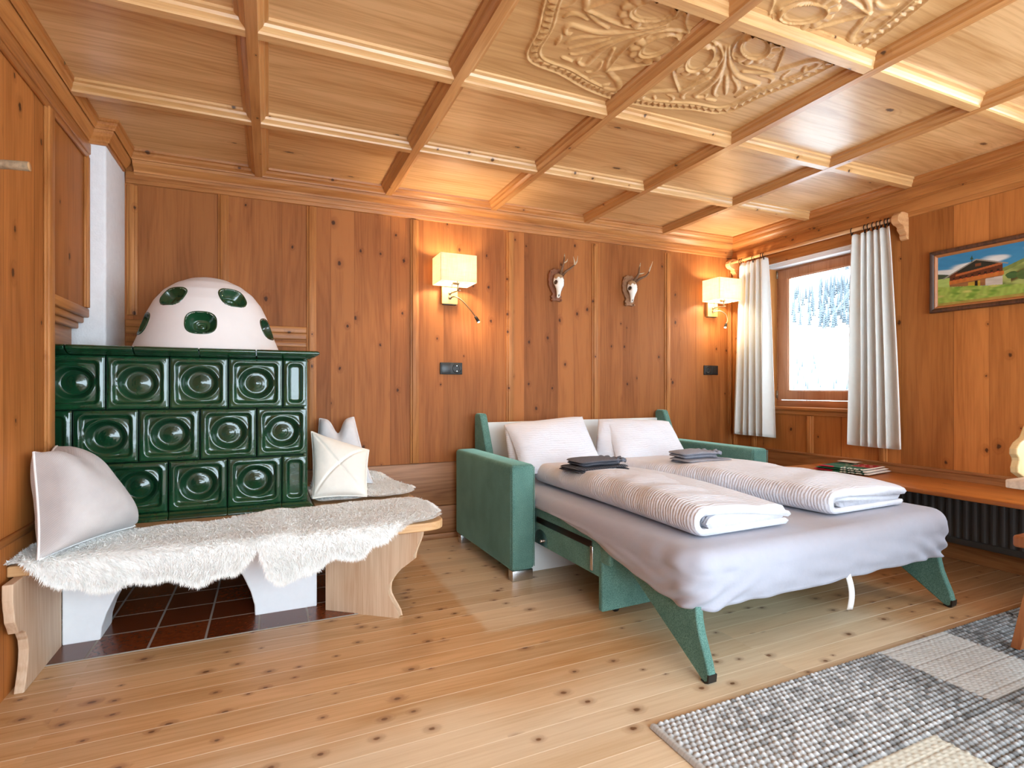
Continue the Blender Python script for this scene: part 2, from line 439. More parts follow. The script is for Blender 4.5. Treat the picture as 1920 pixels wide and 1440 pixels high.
M['picframe'] = wood('dark_frame', 'Y', 'Z', '#5c3722', '#2e1a10', knots=.2, rough=.5, tone=.05)
M['piclip'] = plain('frame_inner_lip', '#a8693a', .45, noise=.1)
def towelmat(name, c1, c2, stripes):
    s = NT(name); xyz = s.sep(s.co()); nz = s.noise(s.co(), 200., 2.)
    if stripes:
        w = s.step(s.math('SINE', s.math('MULTIPLY', xyz[0], 420.)), .55, .9); f = s.math('MULTIPLY', w, .55)
    else: f = s.rng(nz, .35, .65, 0, .5)
    s.set(Base_Color=s.mix(f, lin(c1), lin(c2)), Roughness=.95, Normal=s.bump(nz, .5, .002)); s.b.inputs['Specular IOR Level'].default_value = .1
    return s.m
M['towel_dark'] = towelmat('dark_striped_terry', '#3d3f47', '#8a8c94', True)
M['towel_grey'] = towelmat('grey_terry', '#62656f', '#80838d', False)
M['towel_light'] = towelmat('light_grey_terry', '#8c8f9b', '#a9acb6', False)
def shade():
    s = NT('linen_lampshade'); xyz = s.sep(s.co())
    h = s.noise(s.comb(s.math('MULTIPLY', xyz[0], 1.), s.math('MULTIPLY', xyz[1], 1.), s.math('MULTIPLY', xyz[2], 26.)), 14., 2.)
    v = s.noise(s.comb(s.math('MULTIPLY', xyz[0], 26.), s.math('MULTIPLY', xyz[1], 26.), xyz[2]), 14., 2.)
    f = s.rng(s.math('ADD', h, v), .7, 1.3, 0, 1)
    c = s.mix(f, lin('#fbf3e2'), lin('#ecd9b8'))
    s.put(s.b.inputs['Base Color'], c); s.b.inputs['Roughness'].default_value = .9
    tr = s.n('ShaderNodeBsdfTranslucent'); s.put(tr.inputs['Color'], c)
    mx = s.n('ShaderNodeMixShader'); mx.inputs[0].default_value = .6
    s.t.links.new(s.b.outputs[0], mx.inputs[1]); s.t.links.new(tr.outputs[0], mx.inputs[2]); s.t.links.new(mx.outputs[0], s.out.inputs[0])
    return s.m
M['shade'] = shade()
def emit(name, col, st):
    s = NT(name); e = s.n('ShaderNodeEmission'); e.inputs[0].default_value = lin(col); e.inputs[1].default_value = st
    s.t.links.new(e.outputs[0], s.out.inputs[0]); return s.m
def bulbmat():
    s = NT('lit_bulb'); e = s.n('ShaderNodeEmission'); e.inputs[0].default_value = lin('#ffd9a0'); e.inputs[1].default_value = 6.
    t = s.n('ShaderNodeBsdfTransparent'); a = s.n('ShaderNodeAddShader'); s.t.links.new(e.outputs[0], a.inputs[0]); s.t.links.new(t.outputs[0], a.inputs[1]); s.t.links.new(a.outputs[0], s.out.inputs[0]); return s.m
M['bulb'] = bulbmat()
M['spot'] = emit('lit_spot', '#ffdba8', 30.)
M['diffuser'] = None
M['plate'] = plain('brass_toned_plate', '#caa468', .4, .3)
def glass():
    s = NT('window_glass'); g = s.n('ShaderNodeBsdfGlossy'); g.inputs['Roughness'].default_value = .02
    t = s.n('ShaderNodeBsdfTransparent'); t.inputs[0].default_value = (.96, .98, .98, 1)
    mx = s.n('ShaderNodeMixShader'); mx.inputs[0].default_value = .05
    s.t.links.new(t.outputs[0], mx.inputs[1]); s.t.links.new(g.outputs[0], mx.inputs[2]); s.t.links.new(mx.outputs[0], s.out.inputs[0]); return s.m
M['glass'] = glass()
M['snow'] = plain('snow', '#f4f6fa', .9, noise=.04, nscale=.3)
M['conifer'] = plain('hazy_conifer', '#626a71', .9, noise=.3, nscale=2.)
M['bark'] = plain('grey_bark', '#9aa0a4', .9)
SKY, E_SIDE, E_BACK, EXPO = 9.5, 9.0, 50.0, 0.0
# ------------------------------------------------------------------ room shell
XL, XR, YB, YF = -.78, 3.685, 3.485, -1.6
ZB = 2.215                       # underside of the ceiling beams at the left wall
def tilt(V):
    V = np.array(V, float); V[:, 2] += .0068*(V[:, 0]+.7); return V
class TMB(MB):
    def add(s, V, F, mi=0, smooth=False, col=None):
        return MB.add(s, tilt(np.asarray(V, float).reshape(-1, 3)), F, mi, smooth, col)

def struct(o, label, cat): return tag(o, label, cat, kind='structure')

# floor with the tiled hearth let into it
b = MB(); b.box((-1.0, YF-.1, -.08), (3.85, 2.46, 0)); b.box((.44, 2.46, -.08), (3.85, 3.6, 0)); b.box((-1.0, 2.46, -.08), (.44, 3.6, -.004))
floor = struct(b.build('floor', M['floor']), 'wide knotty pine floorboards with light glints painted along the seams', 'floor')
b = MB(); b.box((-.95, 2.462, -.004), (.438, 3.50, .003))
o = b.build('tiled_hearth', M['tile'], floor); o['label'] = 'dark red-brown glazed hearth tiles with pale grout'

# back wall
b = MB(); b.box((-.95, YB, -.08), (3.80, YB+.08, 2.40))
wall_back = struct(b.build('wall_back', M['wall_x']), 'knotty pine boarded wall with vertical battens behind the stove and bed', 'wall')
def batten_x(x, z0, z1, w=.056, y=YB):
    b = MB(); b.box((x-w/2, y-.008, z0), (x+w/2, y+.01, z1), .003); b.box((x-w/2+.012, y-.017, z0), (x+w/2-.012, y, z1), .004)
    return b.build('batten', M['trim_z'], wall_back)
for x in (-.238, .235, .870, 1.556, 2.268, 2.968): batten_x(x, .515, 2.112)
batten_x(-.672, 1.40, 2.10, .05); batten_x(3.658, .515, 2.13, .05)
b = MB(); b.box((-.75, YB-.010, .225), (XR, YB+.01, .513), .004); b.box((-.75, YB-.012, .040), (XR, YB+.01, .222), .004)
b.build('lower_board', M['board_x'], wall_back)
b = TMB(); b.box((-.70, YB-.012, 2.108), (XR, YB+.01, 2.172), .004); b.box((-.70, YB-.018, 2.130), (XR, YB, 2.172), .004)
b.build('top_rail', M['trim_x'], wall_back)
b = MB(); b.box((-.70, YB-.022, 1.335), (.207, YB, 1.375), .006); b.box((-.70, YB-.014, 1.30), (.207, YB, 1.337), .004); b.box((-.70, YB-.010, 1.255), (.207, YB, 1.285), .004)
b.build('dado_rail', M['trim_x'], wall_back)
b = MB(); b.box((-.70, YB-.016, 0), (XR, YB+.01, .038), .005)
struct(b.build('baseboard_back', M['board_x']), 'low pine skirting along the back wall', 'baseboard')

# right wall with window openings (the second one lies outside the photo)
W1 = (2.36, 3.115, .863, 2.005); W2 = (-.10, 1.05, .80, 2.02)
b = MB()
X0, X1 = XR, XR+.13
for lo, hi in (((W1[1], 0), (3.56, 2.40)), ((W2[1], 0), (W1[0], 2.40)), ((YF, 0), (W2[0], 2.40))):
    b.box((X0, lo[0], -.08 if lo[1] == 0 else lo[1]), (X1, hi[0], hi[1]))
for w in (W1, W2):
    b.box((X0, w[0], -.08), (X1, w[1], w[2])); b.box((X0, w[0], w[3]), (X1, w[1], 2.40))
wall_right = struct(b.build('wall_right', M['wall_y']), 'knotty pine boarded window wall on the right', 'wall')
def batten_y(y, z0, z1, w=.056):
    b = MB(); b.box((XR-.008, y-w/2, z0), (XR+.01, y+w/2, z1), .003); b.box((XR-.018, y-w/2+.012, z0), (XR, y+w/2-.012, z1), .004)
    return b.build('batten', M['trim_zy'], wall_right)
batten_y(2.744, .524, .80); batten_y(3.255, .524, .80); batten_y(2.22, .524, 2.13); batten_y(3.455, .524, 2.13, .05); batten_y(1.30, .524, 2.13)
b = MB(); b.box((XR-.007, YF, .0), (XR+.01, YB, .515), .004); b.box((XR-.012, YF, .505), (XR, YB, .524), .004)
b.build('lower_board', M['board_y'], wall_right)
b = MB(); b.box((XR-.016, YF, 2.115), (XR+.01, YB, 2.185), .004); b.box((XR-.010, YF, 2.085), (XR+.01, YB, 2.12), .004)
b.build('top_rail', M['trim_y'], wall_right)
b = MB(); b.box((XR-.006, 2.28, 2.008), (XR+.004, 3.2, 2.082), .003); b.build('head_board', M['trim_y'], wall_right)
b = MB(); b.box((XR-.012, 2.28, .805), (XR+.004, 3.2, .838), .004); b.build('sill_rail', M['trim_y'], wall_right)

# left wall: upper panelling overhangs a recess that holds the stove
b = MB()
b.box((-.95, YF, -.08), (XL, 2.665, 2.40)); b.box((-.95, 2.665, 1.36), (XL, 3.118, 2.40)); b.box((-.95, 2.665, -.08), (-.872, 3.56, 1.36)); b.box((-.95, 3.118, 1.36), (-.872, 3.56, 2.40))
wall_left = struct(b.build('wall_left', M['wall_y']), 'orange pine panelled wall on the left beside the stove', 'wall')
def batten_l(y0, y1, z0, z1):
    b = MB(); b.box((XL, y0, z0), (XL+.010, y1, z1), .003); b.box((XL, y0+.012, z0), (XL+.017, y1-.008, z1), .004)
    return b.build('batten', M['trim_zy'], wall_left)
batten_l(2.587, 2.665, .50, 2.085); batten_l(3.072, 3.118, 1.38, 2.085); batten_l(1.62, 1.68, .5, 2.085)
b = MB(); b.box((XL, YF, 2.075), (XL+.012, 3.118, 2.148), .004); b.box((XL, YF, 2.10), (XL+.018, 3.118, 2.15), .004); b.build('top_rail', M['trim_y'], wall_left)
b = MB()
b.box((-.87, 2.665, 1.335), (XL+.012, 3.118, 1.378), .006); b.box((-.87, 2.665, 1.308), (XL-.006, 3.106, 1.337), .006); b.box((-.87, 2.665, 1.28), (XL-.022, 3.092, 1.31), .006)
b.box((-.87, 2.665, 1.18), (XL-.045, 3.08, 1.282), .004)
b.build('dado_moulding', M['trim_y'], wall_left)
b = MB(); b.box((XL, YF, .495), (XL+.012, 2.587, .522), .004); b.build('base_moulding', M['trim_y'], wall_left)
# wall behind the photographer
b = MB()
b.box((-.95, YF-.12, -.08), (-.4, YF, 2.4)); b.box((3.4, YF-.12, -.08), (3.815, YF, 2.4)); b.box((-.4, YF-.12, -.08), (3.4, YF, .35)); b.box((-.4, YF-.12, 2.12), (3.4, YF, 2.4))  # opening stretched over most of the unseen wall to spread the daylight
struct(b.build('wall_front', M['wall_x']), 'pine boarded wall behind the camera, its opening widened for softer light', 'wall')

# chimney flue in the corner
b = MB(); b.box((-.90, 3.118, 1.0), (-.705, YB+.01, 2.30), .012, 3)
tag(b.build('chimney_flue', M['plaster']), 'white rough plastered chimney flue in the corner behind the stove', 'chimney')

# ------------------------------------------------------------------ coffered ceiling
b = TMB(); b.box((-.95, YF-.1, ZB+.045), (3.82, 3.56, ZB+.11))
ceiling = struct(b.build('ceiling', M['ceil']), 'coffered pine ceiling with moulded beams and a carved rosette', 'ceiling')
HP = [(.054, .047), (.052, .034), (.040, .030), (.036, .020), (.026, .013), (.021, .008), (.019, 0)]
FULL = [(a, z) for a, z in HP] + [(-a, z) for a, z in reversed(HP)]
def beam_y(x):
    b = TMB(); rings = [[(x+a, y, ZB+z) for a, z in FULL] for y in (YF, 3.43)]
    b.sweep(None, rings); o = b.build('beam', M['beam_y'], ceiling); return o
def beam_x(y):
    b = TMB(); rings = [[(x, y-.0105*(x+.4)-a, ZB+z+.0012) for a, z in FULL] for x in (-.74, 3.62)]
    b.sweep(None, rings); return b.build('beam', M['beam_x'], ceiling)
for x in (-.054, .687, 1.405, 2.145, 2.875): beam_y(x)
for y in (2.752, 2.062, 1.362, .66, -.04, -.74): beam_x(y)
# wall trim and cornice: (distance from wall, height above ZB)
CP = [(.118, .047), (.115, .034), (.104, .030), (.098, .019), (.088, .012), (.083, .006), (.081, 0), (.077, 0), (.076, .012), (.070, .012), (.069, -.003), (.064, -.014), (.052, -.026), (.038, -.036), (.030, -.041), (.029, -.052), (.019, -.050), (.018, -.062), (.0, -.062), (.0, .047)]
def trim(name, pts, label, mat, prof=CP):
    """pts: plan polyline of the wall line with inward direction per point (already mitred)"""
    b = TMB(); rings = []
    for (x, y), (dx, dy) in pts:
        rings.append([(x+dx*d, y+dy*d, ZB+z) for d, z in prof])
    b.sweep(None, rings)
    return struct(b.build(name, mat), label, 'cornice')
trim('trim_1', [((-.660, YB), (0, -1)), ((XR, YB), (-1, -1))], 'moulded pine cornice along the back wall', M['trim_x'])
trim('trim_2', [((XR, YB), (-1, -1)), ((XR, YF), (-1, 0))], 'moulded pine cornice along the window wall', M['trim_y'])
LP = [(d*.55, z) for d, z in CP]
trim('trim_3', [((XL, YF), (1, 0)), ((XL, 3.118), (1, -1)), ((-.705, 3.118), (1, -1)), ((-.705, 3.44), (1, 0))], 'moulded pine cornice along the left wall and round the chimney', M['trim_y'], LP)

# carved rosette: relief over the four coffers round one beam crossing
CX, CY = 1.405, 1.345
def carve_height(x, y):
    r = np.hypot(x, y); th = np.degrees(np.arctan2(y, x))
    rid = lambda d, w: np.exp(-(d/w)**2)
    psi = (th+720) % 90 - 45                     # angle from the nearest diagonal
    rb = .625 + .075*np.exp(-(psi/9.)**2) + .012*np.cos(np.radians(psi*4))
    n1 = SN(3, 14); n2 = SN(5, 14)
    tex = n1(x*420, y*420)*.5+n2(x*250, y*250)*.5
    h = np.zeros_like(r)
    ins = smooth(.004, -.004, r-(rb-.058))
    h += ins*(-.006) + ins*tex*.0007
    h += .007*rid(r-rb, .006) + .006*rid(r-(rb-.05), .006)
    band = smooth(.019, .014, np.abs(r-(rb-.025)))
    q = (th*np.pi/180*.62/.030) % 1
    zz = np.abs(q*2-1)*.034-.017
    h += band*(np.where((r-(rb-.025)) < zz, .006, -.004))
    # eight pointed petals
    for k in range(8):
        a = np.radians(45*k+22.5); u = x*np.cos(a)+y*np.sin(a); v = -x*np.sin(a)+y*np.cos(a)
        def outline(u0, u1, wid, pw=.85):
            t = np.clip((u-u0)/(u1-u0), 0, 1)
            return np.abs(v)-wid*np.sin(np.pi*t**pw)*(1-.25*t), (u > u0-.01) & (u < u1+.006)
        f, m = outline(.15, .485, .098, .78)
        inside = smooth(.004, -.004, f)*m
        h = h*(1-inside) + inside*(.001+tex*.0012)
        h += m*.008*rid(f, .0055)
        # scallop shells
        d = np.hypot(u-.285, v); ang = np.arctan2(v, u-.285)
        rs = .082+.009*np.abs(np.sin(ang*5.5))
        sh = smooth(.004, -.003, d-rs)*smooth(-2.3, -1.6, -np.abs(ang))
        sh *= inside
        h = np.maximum(h, sh*(.006+.004*np.abs(np.sin(ang*5.5))-.010*rid(d-rs, .006)))
        e = np.sqrt(((u-.255)/.080)**2+(v/.048)**2)
        ov = smooth(1.1, .98, e)*m
        h = h*(1-ov)+ov*(.003+.010*rid((e-1.0)*.06, .006)+.004*rid((e-.80)*.06, .003))
        for j in range(-1, 2):
            h += .006*rid(np.hypot(u-.168-.012*(1-abs(j)), v-.020*j), .009)
    # stems and curls on each diagonal, C scrolls on each axis
    def poly(pts, w, amp, groove=0.):
        nonlocal h
        Q0 = [np.array(q) for q in pts]; P = []
        for i in range(len(Q0)-1):
            a0, a1, a2, a3 = Q0[max(i-1, 0)], Q0[i], Q0[i+1], Q0[min(i+2, len(Q0)-1)]
            for t in np.linspace(0, 1, 4, endpoint=False): P.append(.5*(2*a1+(a2-a0)*t+(2*a0-5*a1+4*a2-a3)*t*t+(3*a1-a0-3*a2+a3)*t**3))
        P.append(Q0[-1]); P = np.array(P); d = np.full(x.shape, 9.); tt = np.zeros(x.shape)
        for i in range(len(P)-1):
            A, B = P[i], P[i+1]; ab = B-A; L = ab @ ab
            t = np.clip(((x-A[0])*ab[0]+(y-A[1])*ab[1])/L, 0, 1)
            dd = np.hypot(x-A[0]-t*ab[0], y-A[1]-t*ab[1]); mk = dd < d
            d = np.where(mk, dd, d); tt = np.where(mk, (i+t)/(len(P)-1), tt)
        ww = w*(.45+.75*np.sin(np.pi*np.clip(tt*.9+.08, 0, 1)))
        bodyh = np.clip(1-(d/(ww+1e-6))**2, 0, 1)
        h = np.maximum(h, amp*np.sqrt(bodyh)-.006) if amp > 0 else h+amp*bodyh
    def pol(rr, an, base): return (rr*math.cos(base+an), rr*math.sin(base+an))
    for k in range(4):
        base = math.radians(90*k+45)
        for sg in (-1, 1):
            R = lambda L: [pol(rr, math.radians(sg*an), base) for rr, an in L]
            poly(R([(.20, 1.5), (.30, 2), (.38, 4), (.44, 7), (.49, 11), (.525, 13.5), (.545, 12), (.545, 9), (.53, 8.5)]), .0125, .012)
            poly(R([(.36, 3), (.42, 3.4), (.48, 5), (.53, 5), (.555, 3.5)]), .010, .011)
            poly(R([(.47, 16), (.50, 19), (.53, 19.5), (.55, 18)]), .011, .011)
            poly(R([(.40, 9), (.445, 16), (.475, 22), (.49, 28), (.505, 34), (.535, 38), (.56, 37.5), (.575, 34), (.56, 31.5), (.54, 32.5)]), .0145, .012)
            poly(R([(.52, 27), (.535, 24), (.56, 23), (.575, 24.5)]), .010, .009)
        poly([pol(.40, 0, base), pol(.55, 0, base)], .010, .011)
        for sg in (-1, 1): poly([pol(.565, math.radians(sg*8), base), pol(.59, math.radians(sg*4), base)], .010, .012)
    disc = smooth(.135, .130, r); h = h*(1-disc)+disc*.004
    h += .008*rid(r-.137, .005)
    out = smooth(.0, .012, r-rb-.006)
    return h*(1-out)
def carved(name, x0, x1, y0, y1, st=.0036):
    xs = np.arange(x0, x1+st/2, st); ys = np.arange(y0, y1+st/2, st)
    Xg, Yg = np.meshgrid(xs, ys, indexing='ij')
    h = carve_height(Xg-CX, Yg-CY)
    P = np.stack([Xg, Yg, ZB+.0435-h*1.3-.001+(.0068*(Xg+.7))*0], -1)
    b = TMB(); b.grid(P, flip=True); o = b.build(name, M['carve'], ceiling); o['label'] = 'carved rosette relief in pale pine'
for x0, x1 in ((.735, 1.36), (1.45, 2.10)):
    for y0, y1 in ((.70, 1.315), (1.40, 2.005)):
        carved('carved_panel', x0, x1, y0, y1)
# ------------------------------------------------------------------ tiled stove
stove = thing('tiled_stove', 'dark green tiled masonry stove with a white domed top', 'stove', (-.33, 3.1, 0))
SF = 2.80
b = MB(); b.box((-.868, SF+.070, .44), (.168, 3.46, 1.165)); b.build('stove_body', M['grout'], stove)
def tile_mesh(w, hgt, bowl, seed, n=44):
    g = .0045; w2, h2 = w/2-g/2, hgt/2-g/2
    us = np.linspace(-1, 1, n if bowl else max(18, int(n*w/hgt))); vs = np.linspace(-1, 1, n)
    U, Vv = np.meshgrid(us*w2, vs*h2, indexing='ij')
    sn = SN(seed, 10); sn2 = SN(seed+50, 10)
    wob = sn(U*60, Vv*60)*.0012
    ed = np.minimum(w2-np.abs(U), h2-np.abs(Vv))
    # rounded inner corner
    ix, iz = w2-.022, h2-.022
    q = np.maximum(np.abs(U)-ix+.02, 0), np.maximum(np.abs(Vv)-iz+.02, 0)
    ei = .02-np.hypot(*q)
    d = np.zeros_like(U)
    d += .006*smooth(.004, .0, ed)                        # rounded outer edge
    d -= .0035*np.exp(-((ei+.004+wob)/.005)**2)              # raised inner rim
    d += .017*smooth(-.001, .011, ei+wob)
    d += sn2(U*45, Vv*45)*.0011*smooth(0, .02, ei)
    if bowl:
        cx, cz = sn(.3, seed)*.004, sn(.9, seed)*.004
        r = np.hypot((U-cx), (Vv-cz)*1.04)+wob*1.2
        d -= .006*np.exp(-((r-.078)/.008)**2)
        d += .034*smooth(.074, .052, r)
        d -= .012*smooth(.046, .0, r)
        a = np.arctan2(Vv-cz, U-cx)
        d += .0016*np.sin(r*520+a*1.0)*smooth(.05, .04, r)
    P = np.stack([U, d, Vv], -1)
    b = MB(); b.grid(P)
    # returns
    for A, B in (((-w2, .0065, -h2), (w2, .012, -h2+.003)), ((-w2, .0065, h2-.003), (w2, .012, h2)), ((-w2, .0065, -h2), (-w2+.003, .012, h2)), ((w2-.003, .0065, -h2), (w2, .012, h2))): b.box(A, B)
    return b
def place_tile(xc, zc, w, hgt, bowl, seed, cache={}):
    key = (round(w, 3), round(hgt, 3), bowl, seed)
    if key in cache:
        o = cache[key].copy(); COL.objects.link(o)
    else:
        o = tile_mesh(w, hgt, bowl, seed).build('stove_tile', M['glaze']); cache[key] = o
        o.parent = stove; o.matrix_parent_inverse = WORLD[stove.name].inverted()
    o.location = (xc, SF, zc)
rows = [(.912, 1.146, [(-.868, -.635), (-.635, -.404), (-.404, -.172), (-.172, .061)], [(.061, .172)]),
        (.682, .912, [(-.750, -.518), (-.518, -.287), (-.287, -.052), (-.052, .172)], [(-.868, -.750)]),
        (.455, .682, [(-.640, -.409), (-.409, -.175), (-.175, .056)], [(.056, .172), (-.75, -.64), (-.868, -.75)])]
k = 0
for z0, z1, full, half in rows:
    for x0, x1 in full:
        place_tile((x0+x1)/2, (z0+z1)/2, .2315 if x1-x0 > .225 else .224, z1-z0, True, k % 4); k += 1
    for x0, x1 in half:
        place_tile((x0+x1)/2, (z0+z1)/2, x1-x0, z1-z0, False, k % 3); k += 1
b = MB(); b.box((.150, SF+.002, .455), (.171, 3.45, 1.147), .004); b.build('side_panel', M['glaze'], stove)
# cornice tiles and base tiles
TP = [(.0, 1.146), (-.012, 1.148), (-.020, 1.153), (-.030, 1.156), (-.034, 1.160), (-.042, 1.162), (-.050, 1.168), (-.052, 1.175), (-.047, 1.182), (-.038, 1.185), (.06, 1.185), (.06, 1.146)]
def front_strip(name, x0, x1, prof):
    b = MB(); b.prism([(SF+d, z) for d, z in prof], 0, x0, x1, 0, False)
    o = b.build(name, M['glaze'], stove); return bevel(o, .0025, 2, 20)
cuts = [-.868, -.762, -.529, -.285, -.054]
for a, c in zip(cuts[:-1], cuts[1:]): front_strip('cornice_tile', a+.002, c-.002, TP)
b = MB(); rings = []
for (x, y, dx, dy) in ((-.052, SF, 0, 1), (.172, SF, -1, 1), (.172, 3.45, -1, 0)):
    rings.append([(x+dx*d, y+dy*d, z) for d, z in TP])
b.sweep(None, rings); bevel(b.build('cornice_tile', M['glaze'], stove), .0025, 2, 20)
BP = [(.0, .457), (-.006, .455), (-.012, .447), (-.020, .441), (-.024, .436), (-.028, .430), (-.028, .4225), (.05, .4225), (.05, .457)]
for a, c in ((-.868, -.62), (-.62, -.405), (-.405, -.174), (-.174, .055)): front_strip('base_tile', a+.0015, c-.0015, BP)
b = MB(); rings = []
for (x, y, dx, dy) in ((.0565, SF, 0, 1), (.172, SF, -1, 1), (.172, 3.45, -1, 0)):
    rings.append([(x+dx*d, y+dy*d, z) for d, z in BP])
b.sweep(None, rings); bevel(b.build('base_tile', M['glaze'], stove), .0025, 2, 20)
b = MB(); b.box((-.868, SF+.03, 1.160), (.14, 3.46, 1.183)); b.build('top_slab', M['glaze'], stove)
# dome with sunken bowls
DC = np.array([-.275, 3.11, 1.183])
DP = [(.330, -.003), (.318, .03), (.302, .07), (.285, .12), (.263, .187), (.236, .245), (.196, .298), (.145, .338), (.085, .366), (.035, .377), (0, .379)]
dz = np.array([p[1] for p in DP]); dr = np.array([p[0] for p in DP])
# arc-length resample
s_ = np.concatenate([[0], np.cumsum(np.hypot(np.diff(dr), np.diff(dz)))])
bowls = [(-126.1, .251), (-58.1, .258), (-92.1, .122), (-159, .125), (-19.3, .122), (95, .13), (160, .2), (20, .2)]
ns = 200; na = 480
ss = np.linspace(0, s_[-1], ns); R_ = np.interp(ss, s_, dr); Z_ = np.interp(ss, s_, dz)
for _ in range(6): R_[1:-1] = (R_[:-2]+2*R_[1:-1]+R_[2:])/4; Z_[1:-1] = (Z_[:-2]+2*Z_[1:-1]+Z_[2:])/4
aa = np.linspace(0, 2*PI, na, endpoint=False)
wob = SN(21, 8, 3)
P = np.zeros((na, ns, 3))
for i, a in enumerate(aa):
    P[i, :, 0] = R_*np.cos(a); P[i, :, 1] = R_*np.sin(a); P[i, :, 2] = Z_
nz = wob(P[..., 0]*12, P[..., 1]*12, P[..., 2]*12)*.0035
P[..., :2] *= (1+nz/.3)[..., None]; P[..., 1] = np.minimum(P[..., 1], .345)
frames = []
for az, z in bowls:
    a = math.radians(az); r = float(np.interp(z, Z_, R_)); k = int(np.argmin(np.abs(Z_-z)))
    tr = R_[k+1]-R_[k-1]; tz = Z_[k+1]-Z_[k-1]; L = math.hypot(tr, tz); tr /= L; tz /= L
    nrm = np.array([tz*math.cos(a), tz*math.sin(a), -tr]); up = np.array([tr*math.cos(a), tr*math.sin(a), tz]); rt = np.cross(up, nrm)
    frames.append((np.array([r*math.cos(a), r*math.sin(a), z]), nrm, up, rt))
BW, BH = .062, .052
def bowl_e(p, fr):
    d = p-fr[0]; u = d@fr[3]; v = d@fr[2]; w = d@fr[1]
    return np.where(np.abs(w) < .06, ((np.abs(u)/BW)**2.7+(np.abs(v)/BH)**2.7)**(1/2.7), 9)
inb = np.zeros((na, ns), bool)
for fr in frames: inb |= bowl_e(P, fr) < 1.03
b = MB(); V = P.reshape(-1, 3)+DC; F = []
for i in range(na):
    j = (i+1) % na
    for q in range(ns-1):
        if inb[i, q] and inb[j, q] and inb[i, q+1] and inb[j, q+1]: continue
        F.append((i*ns+q, j*ns+q, j*ns+q+1, i*ns+q+1))
b.add(V, F, 0, True)
dome = b.build('dome', M['plaster_smooth'], stove); dome['label'] = 'white plastered dome with sunken green bowls'
for fr in frames[:5]:
    b = MB(); na2, nr = 40, 16; rr = np.concatenate([[1.11, 1.095, 1.03], np.linspace(.985, .0, nr)])
    G = np.zeros((na2+1, len(rr), 3))
    for i in range(na2+1):
        t = 2*PI*i/na2; c, s2 = math.cos(t), math.sin(t)
        k = 1/((abs(c)**2.7+abs(s2)**2.7)**(1/2.7))
        for q, x in enumerate(rr):
            u, v = x*k*c*BW, x*k*s2*BH
            pt = fr[0]+fr[3]*u+fr[2]*v; az_ = math.atan2(pt[1], pt[0]); rs_ = float(np.interp(pt[2], Z_, R_))
            pt = np.array([rs_*math.cos(az_), rs_*math.sin(az_), pt[2]])
            dep = (.0035 if x < 1.1 else -.004) if x > 1 else .0015-.050*(1-x**2.4) + .003*math.sin(x*20)*(x < .6)
            G[i, q] = pt+fr[1]*dep
    b.grid(G+DC, flip=True); o = b.build('bowl_tile', M['glaze'], dome)
# whitewashed arch under the front edge
b = MB()
def arch_side(pts, x_out):
    return pts
outl = [(-.735, 0), (-.612, 0), (-.608, .05), (-.592, .104), (-.563, .170), (-.525, .228), (-.47, .285), (-.40, .33), (-.33, .345), (-.26, .335), (-.20, .305), (-.142, .25), (-.105, .184), (-.074, .109), (-.059, .048), (-.057, 0), (.201, 0), (.201, .384), (-.735, .384)]
b.prism(outl, 1, 2.627, 2.80, 0)
o = b.build('plinth_arch', M['plaster_bright'], stove); bevel(o, .006, 2, 50)

# ------------------------------------------------------------------ bench round the stove
bench = thing('stove_bench', 'pale pine bench wrapping the front and right side of the green stove', 'bench', (-.03, 2.5, 0))
def rounded(pts, r, idx, n=7):
    out = []
    for i, p in enumerate(pts):
        if i not in idx: out.append(p); continue
        a = Vector(pts[i-1])-Vector(p); c = Vector(pts[(i+1) % len(pts)])-Vector(p); a.normalize(); c.normalize()
        P0 = Vector(p)+a*r; P1 = Vector(p)+c*r
        for t in np.linspace(0, 1, n): out.append(((1-t)**2*P0+2*t*(1-t)*Vector(p)+t*t*P1)[:])
    return out
plan = rounded([(-.779, 2.27), (.715, 2.27), (.715, 3.473), (.205, 3.473), (.205, 2.83), (-.779, 2.83)], .10, (1,))
b = MB(); b.prism(plan, 2, .385, .4215); bevel(b.build('bench_top', M['bench'], bench), .006, 3, 40)
# left carved board
prof = [(2.19, .385), (2.19, .335), (2.194, .31), (2.20, .29), (2.205, .26), (2.222, .235), (2.232, .215), (2.26, .212), (2.285, .196), (2.305, .165), (2.312, .13), (2.308, .09), (2.296, .05), (2.275, 0), (2.628, 0), (2.628, .385)]
b = MB(); b.prism(prof, 0, -.763, -.735); bevel(b.build('leg', M['benchleg'], bench), .003, 2, 60)
# right board stands diagonally
lp = [(0, 0), (.352, 0), (.347, .024), (.332, .048), (.317, .07), (.303, .095), (.299, .118), (.303, .145), (.314, .165), (.332, .19), (.352, .212), (.38, .232), (.405, .252), (.418, .262), (.421, .282), (.428, .305), (.441, .335), (.451, .36), (.455, .385), (0, .385)]
A = Vector((.236, 2.559, 0)); d = Vector((.791, -.611, 0)); nn = Vector((.611, .791, 0))
b = MB(); V = []
for t in (0, .034):
    for u, z in lp: V.append((A+d*u+nn*t+Vector((0, 0, z)))[:])
n = len(lp); F = [list(range(n)), list(range(2*n-1, n-1, -1))]+[(i, (i+1) % n, (i+1) % n+n, i+n) for i in range(n)]
b.add(V, [f[::-1] for f in F]); bevel(b.build('leg', M['benchleg'], bench), .004, 2, 60)
b = MB(); b.box((.66, 3.0, 0), (.69, 3.44, .385), .003); b.build('leg', M['benchleg'], bench)

